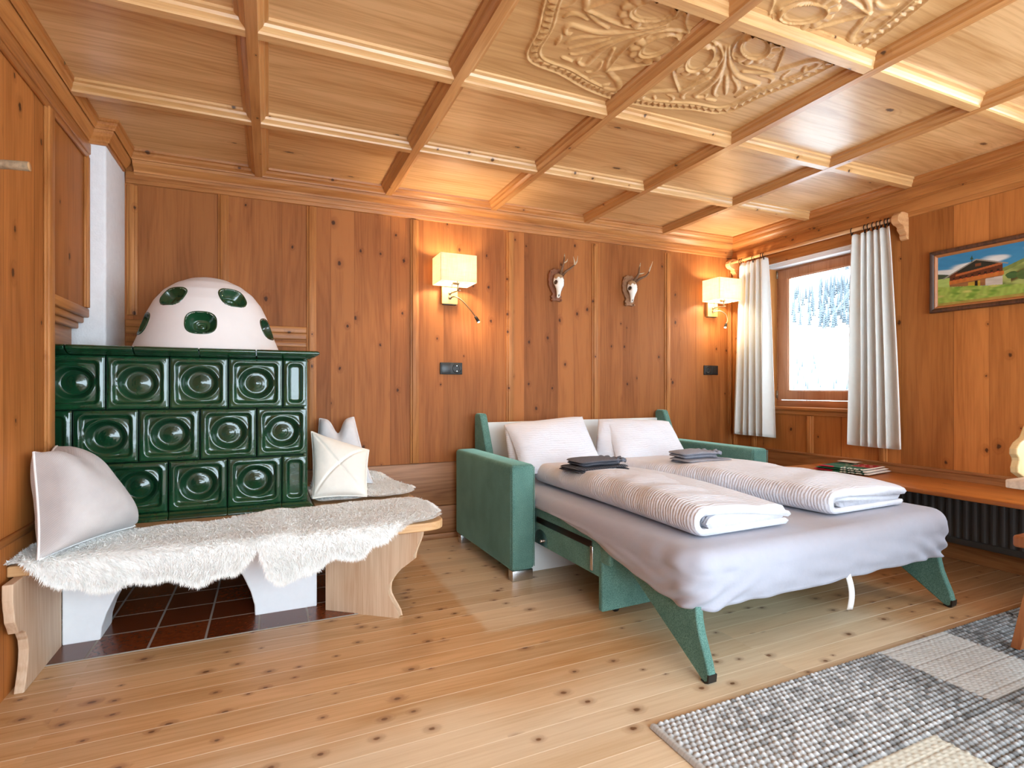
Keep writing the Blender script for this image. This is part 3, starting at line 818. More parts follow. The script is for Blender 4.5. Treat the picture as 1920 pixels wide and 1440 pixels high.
# ------------------------------------------------------------------ sheepskins
def sheepskin(name, label, cols, front=2.27, zt=.4235, seed=1, nstr=42000, lift=None):
    """cols: (x, y_back, y_front, drop): a hide lying on the bench; where drop>0 it folds over the front edge"""
    xs = np.array([c[0] for c in cols])
    f = lambda k, x: np.interp(x, xs, [c[k] for c in cols])
    sn = SN(seed, 10); rng = np.random.default_rng(seed)
    R = .022
    def pos(x, v):
        yb, yf, dr = f(1, x), f(2, x), np.maximum(f(3, x), 0)
        yb = yb + .010*np.sin(x*23+seed)+.006*np.sin(x*57)
        over = smooth(.0, .04, dr)
        yfe = np.where(dr > .001, front+R*0, yf+.008*np.sin(x*41+seed))
        L1 = yb-yfe; L2 = R*PI/2; L3 = np.maximum(dr+.008*np.sin(x*47)-R, 0)*over
        tot = L1+(L2+L3)*over
        s_ = v*tot
        y = np.where(s_ < L1, yb-s_, 0.); z = np.full_like(y, zt+.006)
        k = np.clip((s_-L1)/L2, 0, 1)*PI/2
        y = np.where(s_ >= L1, yfe-(R)*np.sin(k), y); z = np.where(s_ >= L1, zt+.006-R*(1-np.cos(k)), z)
        ex = np.maximum(s_-L1-L2, 0)
        z = z-ex; y = y-np.where(ex > 0, .012*np.sin(np.clip(ex/.09, 0, 1)*PI)+.02*ex, 0)
        hill = (sn(x*14, s_*18)+1.0)*.006
        z = z+np.where(s_ < L1, hill, hill*(1-np.clip((s_-L1)/L2, 0, 1))); y = y-np.where(s_ > L1, hill*np.clip((s_-L1)/L2, 0, 1), 0)
        if lift is not None: z = z+lift(x, y)
        return np.stack([x, y, z], -1), np.where(s_ < L1, 0, np.clip((s_-L1)/L2, 0, 1)), tot
    nu, nv = 110, 50
    U, Vv = np.meshgrid(np.linspace(xs[0], xs[-1], nu), np.linspace(0, 1, nv), indexing='ij')
    P, k, tot = pos(U, Vv)
    b = MB(); b.grid(P, flip=True)
    P2 = P.copy(); P2[..., 2] -= .005*(1-k); P2[..., 1] += .005*k
    b.grid(P2)
    # wool locks: tapered, curved strands
    n = nstr; x = rng.uniform(xs[0], xs[-1], n*2); keep = rng.uniform(0, 1, n*2)*np.interp(.5, [0, 1], [.75, .75]) < pos(x, np.zeros(n*2))[2]; x = x[keep][:n]; n = len(x)
    v = rng.beta(1.0, 1.0, n)
    nedge = n//7; v[:nedge] = rng.choice([0.0, 1.0], nedge, p=[.3, .7])*1.0
    ne2 = n//18; x[nedge:nedge+ne2] = xs[0]; x[nedge+ne2:nedge+2*ne2] = xs[-1]
    Q, k, tot = pos(x, v)
    nrm = np.stack([np.zeros(n), -k, 1-k], -1); nrm /= np.linalg.norm(nrm, axis=1, keepdims=True)
    tan = np.stack([np.zeros(n), -(1-k), -k], -1); tan /= np.linalg.norm(tan, axis=1, keepdims=True)
    side = np.array([1., 0, 0])
    flow = SN(seed+9, 8)(Q[:, 0]*9, Q[:, 1]*9+Q[:, 2]*9)
    d = nrm*rng.uniform(.2, .75, (n, 1))+tan*(rng.uniform(.15, .9, (n, 1)))+side*(flow[:, None]*.9+rng.normal(0, .45, (n, 1)))
    e0 = (v < .02)[:, None]; d = np.where(e0, -tan*.8+nrm*.25+side*rng.normal(0, .4, (n, 1)), d)
    e1 = (v > .98)[:, None]; d = np.where(e1, tan*.9+nrm*.25+side*rng.normal(0, .35, (n, 1)), d)
    lx = np.isclose(x, xs[0]); rx = np.isclose(x, xs[-1])
    d[lx] = np.array([-.8, 0, 0])+nrm[lx]*.3+tan[lx]*rng.normal(0, .4, (lx.sum(), 1)); d[rx] = np.array([.8, 0, 0])+nrm[rx]*.3+tan[rx]*rng.normal(0, .4, (rx.sum(), 1))
    d /= np.linalg.norm(d, axis=1, keepdims=True)
    ln = rng.uniform(.011, .021, (n, 1))*(1+.25*k[:, None])
    w = np.cross(d, rng.normal(size=(n, 3))); w /= np.linalg.norm(w, axis=1, keepdims=True); w *= rng.uniform(.0009, .0018, (n, 1))
    mid = Q+d*ln*.55; bend = rng.normal(0, .25, (n, 3)); bend[:, 2] -= .5
    tip = mid+(d+bend*.8)*ln*.5
    lowz = zt+.003
    S = np.stack([Q-w, Q+w, mid+w*.8, mid-w*.8, tip], 1)
    idx = np.arange(n)*5
    F = np.stack([idx, idx+1, idx+2, idx+3], -1).tolist()+np.stack([idx+3, idx+2, idx+4], -1).tolist()
    b.add(S.reshape(-1, 3), F, 0, True)
    o = b.build(name, [M['wool']]); return tag(o, label, 'sheepskin', 'white sheepskins on the stove bench')
sheepskin('sheepskin_rug', 'white sheepskin on the left half of the stove bench under the grey cushion', [
    (-.778, 2.50, 2.265, 0), (-.75, 2.58, 2.262, .004), (-.70, 2.62, 2.27, .028), (-.63, 2.635, 2.27, .055), (-.54, 2.625, 2.27, .098), (-.45, 2.615, 2.27, .088), (-.336, 2.605, 2.27, .080), (-.29, 2.60, 2.27, .105), (-.237, 2.605, 2.27, .118), (-.17, 2.62, 2.27, .105), (-.117, 2.64, 2.27, .092), (-.06, 2.63, 2.27, .045), (-.01, 2.60, 2.28, 0.), (.03, 2.52, 2.36, 0)], seed=3)
sheepskin('sheepskin_rug', 'white sheepskin hanging low over the right half of the stove bench front', [
    (-.13, 2.66, 2.52, 0), (-.09, 2.67, 2.40, 0), (-.05, 2.675, 2.29, 0), (-.03, 2.68, 2.27, .05), (-.008, 2.685, 2.27, .135), (.03, 2.69, 2.27, .160), (.06, 2.695, 2.27, .168), (.10, 2.70, 2.27, .150), (.164, 2.715, 2.27, .120), (.224, 2.735, 2.27, .090), (.29, 2.75, 2.27, .088), (.348, 2.755, 2.27, .10), (.38, 2.76, 2.27, .06), (.42, 2.765, 2.27, .04), (.50, 2.77, 2.27, .022), (.58, 2.775, 2.278, 0), (.66, 2.775, 2.30, 0), (.70, 2.74, 2.34, 0), (.715, 2.66, 2.42, 0)],
    seed=5, lift=lambda x, y: .012*smooth(-.10, .0, x)*smooth(.12, .05, x))
sheepskin('sheepskin_rug', 'white sheepskin on the bench right of the stove, behind the other two', [
    (.215, 3.30, 2.93, 0), (.25, 3.40, 2.86, 0), (.32, 3.44, 2.84, 0), (.40, 3.45, 2.85, 0), (.48, 3.45, 2.87, 0), (.56, 3.45, 2.86, 0), (.64, 3.42, 2.87, 0), (.69, 3.34, 2.90, 0), (.725, 3.20, 2.95, 0), (.74, 3.10, 3.0, 0)],
    seed=8, nstr=24000, front=2.8, lift=lambda x, y: .045*smooth(3.30, 3.45, y)+.006)

# ------------------------------------------------------------------ cushions
def pillow(corners, tf, tb, name, mat, parent=None, n=34, sag=.06, seed=1, wr=.006, chop=0., pw=.42, quilt=0.):
    """corners BL, BR, TR, TL; tf/tb bulge towards +normal / -normal"""
    BL, BR, TR, TL = [np.array(c, float) for c in corners]
    nrm = np.cross(BR-BL, TL-BL); nrm /= np.linalg.norm(nrm)
    u = np.linspace(0, 1, n); U, V = np.meshgrid(u, u, indexing='ij')
    cu, cv = U-.5, V-.5
    sx = 1-sag*(1-(2*np.abs(cv))**2)*(2*np.abs(cu)); sy = 1-sag*(1-(2*np.abs(cu))**2)*(2*np.abs(cv))
    U2, V2 = .5+cu*sx, .5+cv*sy
    V2 = V2-chop*np.exp(-((U-.5)/.16)**2)*smooth(.4, 1, V)
    base = (BL*((1-U2)*(1-V2))[..., None]+BR*(U2*(1-V2))[..., None]+TR*(U2*V2)[..., None]+TL*((1-U2)*V2)[..., None])
    prof = (np.clip(1-(2*np.abs(cu))**2.6, 0, 1)*np.clip(1-(2*np.abs(cv))**2.6, 0, 1))**pw
    prof = prof*(1-chop*1.1*np.exp(-((U-.5)/.2)**2)*smooth(.35, .95, V))
    sn = SN(seed, 12)
    if quilt:
        for dd in (np.abs(U-V), np.abs(U+V-1)): prof = prof-quilt*np.exp(-(dd/.022)**2)*prof
    w = sn(U*9, V*9)*wr*prof+SN(seed+4, 12)(U*26, V*26)*wr*.3*prof
    b = MB()
    b.grid(base+nrm*(prof*tf+w)[..., None]); b.grid(base-nrm*(prof*tb+w)[..., None], flip=True)
    o = b.build(name, mat, parent)
    loop = [base[i, 0] for i in range(n)]+[base[-1, i] for i in range(1, n)]+[base[i, -1] for i in range(n-2, -1, -1)]+[base[0, i] for i in range(n-2, 0, -1)]
    return o, loop
def cushion(label, corners, tf, tb, mat, pip=None, group=None, **k):
    o, loop = pillow(corners, tf, tb, 'cushion', mat, **k)
    tag(o, label, 'cushion', group)
    if pip:
        b = MB(); b.tube([tuple(p) for p in loop]+[tuple(loop[0])], .0042, 8, cap=False)
        adopt(b.build('piping', pip), o)
    return o
cushion('large pale grey woven cushion with white piping, leaning on the left wall', [(-.690, 2.245, .440), (-.495, 2.615, .445), (-.752, 2.63, .780), (-.742, 2.375, .782)], .165, .05, M['cush_grey'], M['piping'], seed=12, chop=.07, wr=.009)
cushion('cream quilted cushion leaning on the right side of the stove', [(.20, 2.86, .455), (.455, 2.815, .452), (.500, 3.02, .665), (.205, 3.045, .775)], .075, .06, M['cush_cream'], M['cush_cream'], seed=14, wr=.006, sag=.05, quilt=.16, n=60)
cushion('pale grey cushion with a dented top, behind the cream one', [(.215, 3.20, .46), (.545, 3.16, .46), (.470, 3.385, .83), (.275, 3.40, .825)], .075, .06, M['cush_light'], M['cush_light'], seed=16, chop=.22, wr=.007)
# ------------------------------------------------------------------ sofa bed (own frame: u along the back, v towards the wall)
SO = (1.14, 2.53, 0); SR = math.radians(1.2)
sofa = thing('sofa_bed', 'unfolded sofa bed in green velvet with fin shaped foot legs', 'sofa bed', SO, SR)
def sp(b, name, mat, parent=None):
    return b.build(name, mat, parent or sofa, world=False)
def at_sofa(o):
    o.location = SO; o.rotation_euler = (0, 0, SR); return o
def armrest(u0, u1):
    b = MB(); b.box((u0, 0, .055), (u1, .86, .606), .022, 4); arm = sp(b, 'armrest', M['velvet'])
    b = MB(); pts = [(u0+.006, -.0005, .07), (u0+.006, -.0005, .592), (u1-.006, -.0005, .592), (u1-.006, -.0005, .07)]
    b.tube(pts, .0022, 6); sp(b, 'seam', M['velvet'], arm)
    b = MB(); b.box((u0+.008, .004, 0), (u1-.012, .055, .056), .003); sp(b, 'foot', M['chrome'])
    b = MB(); b.box((u0+.008, .78, 0), (u1-.012, .83, .056), .003); sp(b, 'foot', M['chrome'])
armrest(0, .14); armrest(1.76, 1.90)
for u0 in (.148, 1.70):
    b = MB(); b.prism([(.60, .30), (.655, .53), (.795, .826), (.81, .838), (.875, .838), (.895, .825), (.895, .30)], 0, u0, u0+.052)
    bevel(sp(b, 'back_wing', M['velvet']), .012, 3, 40)
b = MB(); b.box((.20, .865, .20), (1.70, .888, .775), .004); sp(b, 'back_panel', M['white_panel'])
b = MB(); b.box((.14, .845, .10), (1.76, .865, .50), .01); sp(b, 'back_base', M['velvet'])
b = MB(); b.box((.145, .10, .004), (1.755, .12, .24)); sp(b, 'storage_front', M['white_panel'])
for sgn, u0 in ((1, .168), (-1, 1.732)):
    u1 = u0+sgn*.024
    b = MB(); b.box((u0, -.55, .175), (u1, .55, .375), .006); rail = sp(b, 'side_rail', M['velvet'])
    uo = u0-sgn*.006
    b = MB(); b.box((uo, -.49, .290), (u0, .03, .322), .004); sp(b, 'hinge_bar', M['darkmetal'])
    b = MB(); b.prism([(-.015+.065*math.cos(a), .205+.055*math.sin(a)) for a in np.linspace(0, PI, 14)]+[(-.08, .18), (.05, .18)], 0, uo+sgn*.003, u0-sgn*.0005); sp(b, 'hinge_plate', M['chrome'])
    b = MB(); b.tube([(u0, -.03, .205), (uo-sgn*.010, -.03, .205)], .008, 10); sp(b, 'bolt', M['chrome'])
    b = MB(); b.box((uo-sgn*.002, -.50, .19), (u0, -.478, .30), .004); sp(b, 'strut', M['chrome'])
    b = MB(); b.box((u0, -.62, .24), (u1, -.545, .37), .015); sp(b, 'rail_lug', M['velvet'])
    # fin shaped leg at the foot end
    FP = [(-.62, .335), (-1.06, .335), (-1.090, .29), (-1.098, .245), (-1.102, .20), (-1.113, .155), (-1.130, .11), (-1.148, .065), (-1.157, .03), (-1.152, .008), (-1.138, .001), (-1.122, .006), (-.99, .092), (-.715, .268)]
    u0f, u1f = (.186, .221) if sgn > 0 else (1.679, 1.714)
    b = MB(); b.prism(FP, 0, u0f, u1f); leg = bevel(sp(b, 'leg', M['velvet']), .007, 3, 60)
    b = MB(); b.prism([(-1.1585, .034), (-1.1555, .006), (-1.140, -.0005), (-1.120, .004), (-1.122, .008), (-1.138, .005), (-1.149, .012), (-1.151, .034)], 0, u0f-.0012, u1f+.0012); sp(b, 'foot_cap', M['black'], leg)
b = MB(); b.box((.168, -.565, .028), (1.732, -.535, .285), .008); sp(b, 'front_panel', M['velvet'])
for u in (.27, 1.63):
    b = MB(); b.lathe([(.0, -.011), (.016, -.011), (.0195, -.006), (.0195, .006), (.016, .011), (0, .011)], 20, (u, -.52, .0195), rot=Matrix.Rotation(PI/2, 3, 'Y')); sp(b, 'castor', M['black'])
b = MB(); b.box((.19, -1.08, .30), (1.71, .58, .37), .02); sp(b, 'slat_base', M['velvet'])
b = MB(); P = np.zeros((14, 2, 3))
for i, t in enumerate(np.linspace(0, 1, 14)):
    cx = .985+.010*math.sin(t*2.2)+.014*t; cv = -1.112-.012*math.sin(t*PI); cz = .262-.165*t
    for j in (0, 1): P[i, j] = (cx+(j-.5)*.024, cv-.008*(j-.5), cz)
b.grid(P); o = sp(b, 'pull_strap', M['piping']); solid(o, .003, 0)

# fitted sheet over the mattress
def fitted_sheet():
    u0, u1, v0, v1, r = .144, 1.756, -1.140, .640, .10
    pts = []
    def arc(cx, cy, a0): 
        for a in np.linspace(a0, a0+PI/2, 14): pts.append((cx+r*math.cos(a), cy+r*math.sin(a)))
    def line(p, q, n):
        for t in np.linspace(0, 1, n+2)[1:-1]: pts.append((p[0]+(q[0]-p[0])*t, p[1]+(q[1]-p[1])*t))
    arc(u1-r, v1-r, 0); line((u1-r, v1), (u0+r, v1), 30); arc(u0+r, v1-r, PI/2); line((u0, v1-r), (u0, v0+r), 90)
    arc(u0+r, v0+r, PI); line((u0+r, v0), (u1-r, v0), 90); arc(u1-r, v0+r, 1.5*PI); line((u1, v0+r), (u1, v1-r), 90)
    pts = np.array(pts); n = len(pts); c = np.array([(u0+u1)/2, (v0+v1)/2])
    nx = np.roll(pts, -1, 0)-np.roll(pts, 1, 0); nr = np.stack([nx[:, 1], -nx[:, 0]], 1); nr /= np.linalg.norm(nr, axis=1, keepdims=True)
    s_ = np.concatenate([[0], np.cumsum(np.linalg.norm(np.diff(pts, axis=0), axis=1))])
    hem = np.interp(pts[:, 1], [-1.12, -.95, -.73, -.47, .1, .6], [.232, .246, .275, .338, .390, .40])
    sn = SN(31, 12); sn2 = SN(33, 12); s3 = SN(35, 10)
    hem = hem+.003*np.sin(s_*9)+.002*np.sin(s_*23)
    ZT = .440
    rings = []
    cdist = lambda p: np.minimum(np.hypot(pts[:, 0]-u0, pts[:, 1]-v0), np.hypot(pts[:, 0]-u1, pts[:, 1]-v0))
    pucker = np.exp(-(cdist(pts)/.26)**2)
    for k in np.linspace(0, 1, 22):          # top, from the middle outwards
        q = c+(pts-nr*.060-c)*k
        z = ZT+.004*sn(q[:, 0]*3.2, q[:, 1]*3.2)+.0025*s3(q[:, 0]*9, q[:, 1]*9)
        rings.append(np.column_stack([q, z]))
    for a in np.linspace(0, PI/2, 8)[1:]:
        q = pts-nr*.060*(1-np.sin(a)); z = ZT-.065*(1-np.cos(a))
        wv = sn2(s_*7, a*2+0*s_)*.005*np.sin(a)+pucker*np.sin(s_*52)*.004*np.sin(a)
        rings.append(np.column_stack([q+nr*wv[:, None], z+.003*sn(q[:, 0]*3.2, q[:, 1]*3.2)]))
    zs = ZT-.065
    for t in np.linspace(0, 1, 16)[1:]:
        z = zs+(hem-zs)*t
        shift = s_*24-t*7*np.sign(pts[:, 0]-c[0])
        w = sn2(s_*9, 3.1+t*4.2)*.007+pucker*np.sin(shift*1.9)*.012*t+.003*np.sin(s_*31+t*6)*t+sn(s_*26-t*5, t*9.)*.0035
        tuck = -.014*smooth(.55, 1, t)-.004*t
        q = pts+nr*(w+tuck*1.0)[:, None] if hasattr(w, '__len__') else pts
        rings.append(np.column_stack([q, z]))
    rings.append(np.column_stack([pts-nr*.13, hem+.012]))
    P = np.array(rings)[1:]; 
    b = MB(); P2 = np.concatenate([P, P[:, :1]], 1)
    b.grid(P2)
    mid = b.n; b.add([(c[0], c[1], ZT)], [])
    F = [(mid, (i+1) % n if i+1 < n else n, i) for i in range(n)]
    b.F += [[mid, i+1, i] for i in range(n)]; b.M += [0]*n; b.S += [True]*n
    return b.build('fitted_sheet', M['sheet'])
tag(at_sofa(fitted_sheet()), 'pale grey fitted sheet stretched over the sofa bed mattress', 'bed sheet')

# folded duvets: a thick folded layer with an open, layered foot end
def duvet(label, uL, uR, vF, vH, hl, hr, seed, zb=.446, th=.027, mirror=False):
    """uL/uR = (at foot, at head)"""
    N = 46
    sn = SN(seed, 12); sn2 = SN(seed+1, 12)
    def ring(t):
        a, c = uL[0]+(uL[1]-uL[0])*t, uR[0]+(uR[1]-uR[0])*t; w = c-a
        fat = 1+.30*math.sin(min(1, t*1.15)*PI*.9)
        h1, h2 = hl*fat, hr*fat
        R = (h1-th)/2
        low = [(w-.03-i*(w-.03-R-.02)/26., th/2) for i in range(27)]
        arc = [(R+.02-(R)*math.sin(x)*1.0, th/2+R-R*math.cos(x)) for x in np.linspace(0, PI, 13)[1:-1]]
        up = [(R+.02+i*(w-.012-R-.02)/30., th/2+2*R+(h2-h1)*(i/30.)**1.3+.016*math.sin(PI*i/30.)*(.5+.5*min(1, t*4))) for i in range(31)]
        cl = np.array(low+arc+up)
        d = np.gradient(cl, axis=0); nn = np.column_stack([-d[:, 1], d[:, 0]]); nn /= np.linalg.norm(nn, axis=1, keepdims=True)
        o1 = cl-nn*th/2*.98; o2 = cl+nn*th/2*.98
        e1 = [cl[-1]+d[-1]/np.linalg.norm(d[-1])*.016]; e0 = [cl[0]-d[0]/np.linalg.norm(d[0])*.016]
        pl = np.concatenate([o1, e1, o2[::-1], e0])
        inner = np.array([(w-.06, th/2+R*.95), (w*.6, th/2+R), (R+.05, th/2+R)])
        return a, pl, w, h1
    stations = np.concatenate([[0, .006, .02], np.linspace(.04, .97, 70), [.985, 1]])
    rings = []; inn = []
    for t in stations:
        a, pl, w, h1 = ring(t)
        v = vF+(vH-vF)*t
        edge = 1-.10*max(0, 1-t/.02)
        cen = np.array([w/2, h1/2]); q = cen+(pl-cen)*np.array([1-.02*max(0, 1-t/.02), edge])
        s_ = np.arange(len(pl))/len(pl)*w*2.4
        dis = sn(s_*8, np.full_like(s_, v*9))*.014+sn2(s_*22+v*8, np.full_like(s_, v*30))*.008+.0006*np.sin(v*190+s_*14+sn(s_*6, np.full_like(s_, v*6))*4)
        up = smooth(th*.9, h1*.7, q[:, 1])
        q = q+np.column_stack([np.where(q[:, 0] < .06, -dis*.6, dis*.3)*smooth(.012, .03, q[:, 1]), dis*up])
        vv = v+sn(s_*3, np.full_like(s_, 1.))*.010*(1 if t < .05 else 0)
        U = a+q[:, 0] if not mirror else a+w-q[:, 0]
        rings.append(np.column_stack([U, vv if hasattr(vv, '__len__') else np.full(len(q), v), zb+np.maximum(q[:, 1], .001)]))
        # inner tongue
        R = (h1-th)/2; k = 22
        x = np.linspace(R+.03, w-.03, k); zc = th/2+R-.004+.006*np.sin(x*11+seed)
        hh = np.maximum(.006, R-th/2+.006)*np.sqrt(np.clip(1-(2*np.arange(k)/(k-1)-1)**8, 0, 1))
        pl2 = np.concatenate([np.column_stack([x, zc-hh]), np.column_stack([x, zc+hh])[::-1]])
        U = a+pl2[:, 0] if not mirror else a+w-pl2[:, 0]
        inn.append(np.column_stack([U, np.full(2*k, v+.006+.01*math.sin(seed)), zb+np.maximum(pl2[:, 1]+.002, .004)]))
    b = MB(); 
    if mirror: rings = [r[::-1] for r in rings]; inn = [r[::-1] for r in inn]
    b.sweep(None, rings, 0, True); b.sweep(None, inn[:-1], 0, True)
    o = b.build('duvet', M['duvet']); at_sofa(o)
    return tag(o, label, 'duvet', 'folded duvets on the sofa bed')
duvet('white folded duvet on the side of the bed nearer the stove', (.262, .300), (.800, .845), -1.005, .33, .108, .056, 41)
duvet('white folded duvet on the side of the bed next to the window', (1.055, .905), (1.640, 1.60), -.985, .30, .100, .084, 57)

# bed pillows
def bedpillow(label, corners, flap, seed):
    o, loop = pillow(corners, .075, .06, 'pillow', M['pillow'], seed=seed, sag=.04, wr=.009, n=40, pw=.5)
    f, _ = pillow(flap, .03, .02, 'pillowcase_flap', M['pillow'], o, n=20, seed=seed+3, sag=.03, wr=.004)
    return tag(o, label, 'pillow', 'white bed pillows against the sofa back')
bedpillow('white crinkled pillow at the head of the bed beside the near armrest', [(1.345, 2.83, .50), (1.900, 2.80, .50), (1.945, 3.14, .815), (1.375, 3.16, .775)], [(1.335, 2.98, .47), (1.46, 2.90, .50), (1.44, 3.12, .765), (1.385, 3.19, .77)], 61)
bedpillow('white crinkled pillow at the head of the bed beside the window', [(2.02, 2.83, .50), (2.64, 2.86, .50), (2.715, 3.17, .76), (2.12, 3.15, .79)], [(1.93, 2.98, .46), (2.11, 2.88, .50), (2.16, 3.12, .79), (2.10, 3.18, .79)], 67)

# towels
def towel(label, w, d, h, mat, loc, rz, seed, layers=3, loops=False):
    b = MB(); sn = SN(seed, 10); lh = h/layers
    for k in range(layers):
        nx, ny = 30, 18
        U, V = np.meshgrid(np.linspace(-1, 1, nx), np.linspace(-1, 1, ny), indexing='ij')
        ww = w/2*(1-.02*((k*7+seed) % 3)); dd = d/2*(1-.03*((k*5+seed) % 3))
        prof = (np.clip(1-np.abs(U)**7, 0, 1)*np.clip(1-np.abs(V)**7, 0, 1))**.4
        wz = sn(U*3+k, V*3)*.25*lh+sn(U*9, V*9+k)*.12*lh
        x = U*ww*(1-.10*V**6)+sn(V*4, V*0+k)*.005; y = V*dd*(1-.08*U**6)+sn(U*4, U*0+k)*.006
        sagz = -.004*U**2
        zc = lh*(k+.5)+wz*prof+sagz+.008
        b.grid(np.stack([x, y, zc+prof*lh*.55], -1)); b.grid(np.stack([x, y, zc-prof*lh*.5], -1), flip=True)
    if loops:
        for j in range(3):
            pts = [(w*.36+.03*math.sin(t*3+j)+j*.012, -d*.42+d*.8*t, h*(.75+.12*j)+.006*math.sin(t*17+j*2)) for t in np.linspace(0, 1, 16)]
            b.tube(pts, [.009+.004*math.sin(i*1.9+j) for i in range(16)], 8)
    o = b.build('towel', mat); o.location = loc; o.rotation_euler = (0, 0, rz)
    return tag(o, label, 'towel', 'folded grey towels on the duvets')
towel('dark grey striped towel lying flat, lower one on the near duvet', .345, .23, .026, M['towel_dark'], (1.605, 2.47, .560), .10, 3, 2)
towel('plain grey crumpled towel, upper one on the near duvet', .275, .19, .028, M['towel_grey'], (1.612, 2.485, .5905), .05, 5, 2, True)
towel('grey striped towel lying flat, lower one on the duvet by the window', .33, .22, .026, M['towel_light'], (2.345, 2.46, .560), -.04, 8, 2)
towel('light grey rolled up towel, upper one on the duvet by the window', .25, .18, .036, M['towel_light'], (2.315, 2.49, .5905), -.08, 11, 2, True)
# ------------------------------------------------------------------ wall lamps
def wall_lamp(label, x, z, neck, tipdir):
    root = thing('wall_lamp', label, 'lamp', (x, YB, z), 0, 'reading wall lamps over the bed')
    def p(b, name, m, par=None): return b.build(name, m, par or root, world=False)
    b = MB(); b.box((-.056, -.032, -.070), (.056, -.002, .075), .003); p(b, 'wall_plate', M['plate'])
    b = MB(); b.box((-.046, -.030, -.0745), (.046, -.004, -.069), .001); p(b, 'plate_base', M['black'])
    b = MB(); b.tube([(0, -.030, 0), (0, -.046, 0)], [.009, .009], 12); b.tube([(0, -.040, 0), (.010, -.075, .003), (.026, -.125, .006), (.040, -.135, .007)], .0045, 10)
    b.tube([(.024, -.128, .006), (.024, -.128, .050)], .0055, 10); p(b, 'arm', M['nickel'])
    b = MB(); b.lathe([(0, .046), (.022, .046), (.024, .050), (.024, .058), (.012, .062), (.012, .085), (0, .085)], 24, (.012, -.128, 0)); p(b, 'lamp_holder', M['nickel'])
    # shade: four fabric walls on a wire ring
    x0, x1, y0, y1, z0, z1, t = -.122, .120, -.226, -.036, .046, .222, .003
    b = MB()
    for A, B in (((x0, y0), (x1, y0+t)), ((x0, y1-t), (x1, y1)), ((x0, y0+t), (x0+t, y1-t)), ((x1-t, y0+t), (x1, y1-t))):
        b.box((A[0], A[1], z0), (B[0], B[1], z1))
    sh = p(b, 'lamp_shade', M['shade']); sh['label'] = 'cream linen shade, lit'
    b = MB(); b.box((x0+.002, -.132, .060), (x1-.002, -.124, .063)); b.box((.008, y0+.002, .060), (.016, y1-.002, .063)); p(b, 'shade_carrier', M['nickel'])
    b = MB(); b.lathe([(0, .084), (.012, .086), (.026, .105), (.030, .122), (.024, .142), (.010, .152), (0, .153)], 20, (.012, -.128, 0)); p(b, 'bulb', M['bulb'])
    b = MB(); b.tube([(0, -.030, -.030), (0, -.046, -.030)], .010, 12)
    # smooth neck
    pts = [Vector(q) for q in neck]; cur = []
    for i in range(len(pts)-1):
        p0, p1, p2, p3 = pts[max(i-1, 0)], pts[i], pts[i+1], pts[min(i+2, len(pts)-1)]
        for s_ in np.linspace(0, 1, 8, endpoint=False):
            cur.append(.5*((2*p1)+(p2-p0)*s_+(2*p0-5*p1+4*p2-p3)*s_**2+(3*p1-p0-3*p2+p3)*s_**3))
    cur.append(pts[-1]); b.tube(cur, .0042, 10); p(b, 'flexible_neck', M['nickel'])
    d = Vector(tipdir).normalized(); e = pts[-1]
    b = MB(); b.tube([e-d*.002, e, e+d*.028, e+d*.040, e+d*.041], [.005, .0095, .0105, .0115, .0095], 16, cap=True); hd = p(b, 'spot_head', M['black'])
    b = MB(); b.tube([e+d*.0395, e+d*.044], [.0098, .006], 14); p(b, 'spot_lens', M['spot'], hd)
    for nm, loc, en, r in (('lamp_glow', (.012, -.128, .125), LAMP_W, .03), ('spot_glow', tuple(e+d*.055), SPOT_W, .008)):
        L = bpy.data.lights.new(nm, 'POINT'); L.energy = en; L.color = (1.0, .84, .62) if nm == 'lamp_glow' else (1., .72, .40); L.shadow_soft_size = r
        lo = bpy.data.objects.new(nm, L); COL.objects.link(lo); lo.location = Vector((x, YB, z))+Vector(loc)
    return root
LAMP_W, SPOT_W = 15., 3.0
wall_lamp('lit wall lamp left of the two skull trophies, neck pointing down to the right', 1.104, 1.641, [(0, -.046, -.030), (.022, -.075, -.026), (.060, -.110, -.055), (.100, -.150, -.115), (.128, -.178, -.165)], (.45, -.25, -.86))
wall_lamp('lit wall lamp in the corner beside the window curtain, neck curled', 3.430, 1.686, [(0, -.046, -.030), (.045, -.070, -.024), (.080, -.095, -.055), (.078, -.115, -.105), (.048, -.130, -.140)], (-.55, -.30, -.78))

# ------------------------------------------------------------------ sockets
def socket(label, x, z, flip):
    root = thing('wall_socket', label, 'socket', (x, YB, z), 0, 'black switch and socket plates')
    def p(b, name, m, par=None): return b.build(name, m, par or root, world=False)
    b = MB(); b.box((-.078, -.010, -.040), (.078, -.001, .040), .003); p(b, 'cover_frame', M['black'])
    s = -1 if flip else 1
    b = MB(); b.box((-s*.037-.032, -.013, -.032), (-s*.037+.032, -.009, .032), .002); p(b, 'switch_rocker', M['switch'])
    cx = s*.038
    b = MB(); b.lathe([(.031, -.0), (.031, .0025), (.022, .0025), (.0195, .0), (.0195, -.005), (0, -.005)], 28, (cx, -.0105, 0), rot=Matrix.Rotation(PI/2, 3, 'X')); well = p(b, 'socket_well', M['switch'])
    b = MB()
    for dx, dz in ((-.0095, 0), (.0095, 0)): b.lathe([(0, .0), (.0028, .0), (.0028, .0015), (0, .0015)], 10, (cx+dx, -.0065, dz), rot=Matrix.Rotation(PI/2, 3, 'X'))
    b.box((cx-.003, -.013, .0165), (cx+.003, -.007, .0195)); b.box((cx-.003, -.013, -.0195), (cx+.003, -.007, -.0165)); p(b, 'contacts', M['chrome'], well)
socket('black double plate under the left lamp, its socket on the right half', 1.122, 1.141, False)
socket('black double plate under the corner lamp, its socket on the left half', 3.434, 1.163, True)

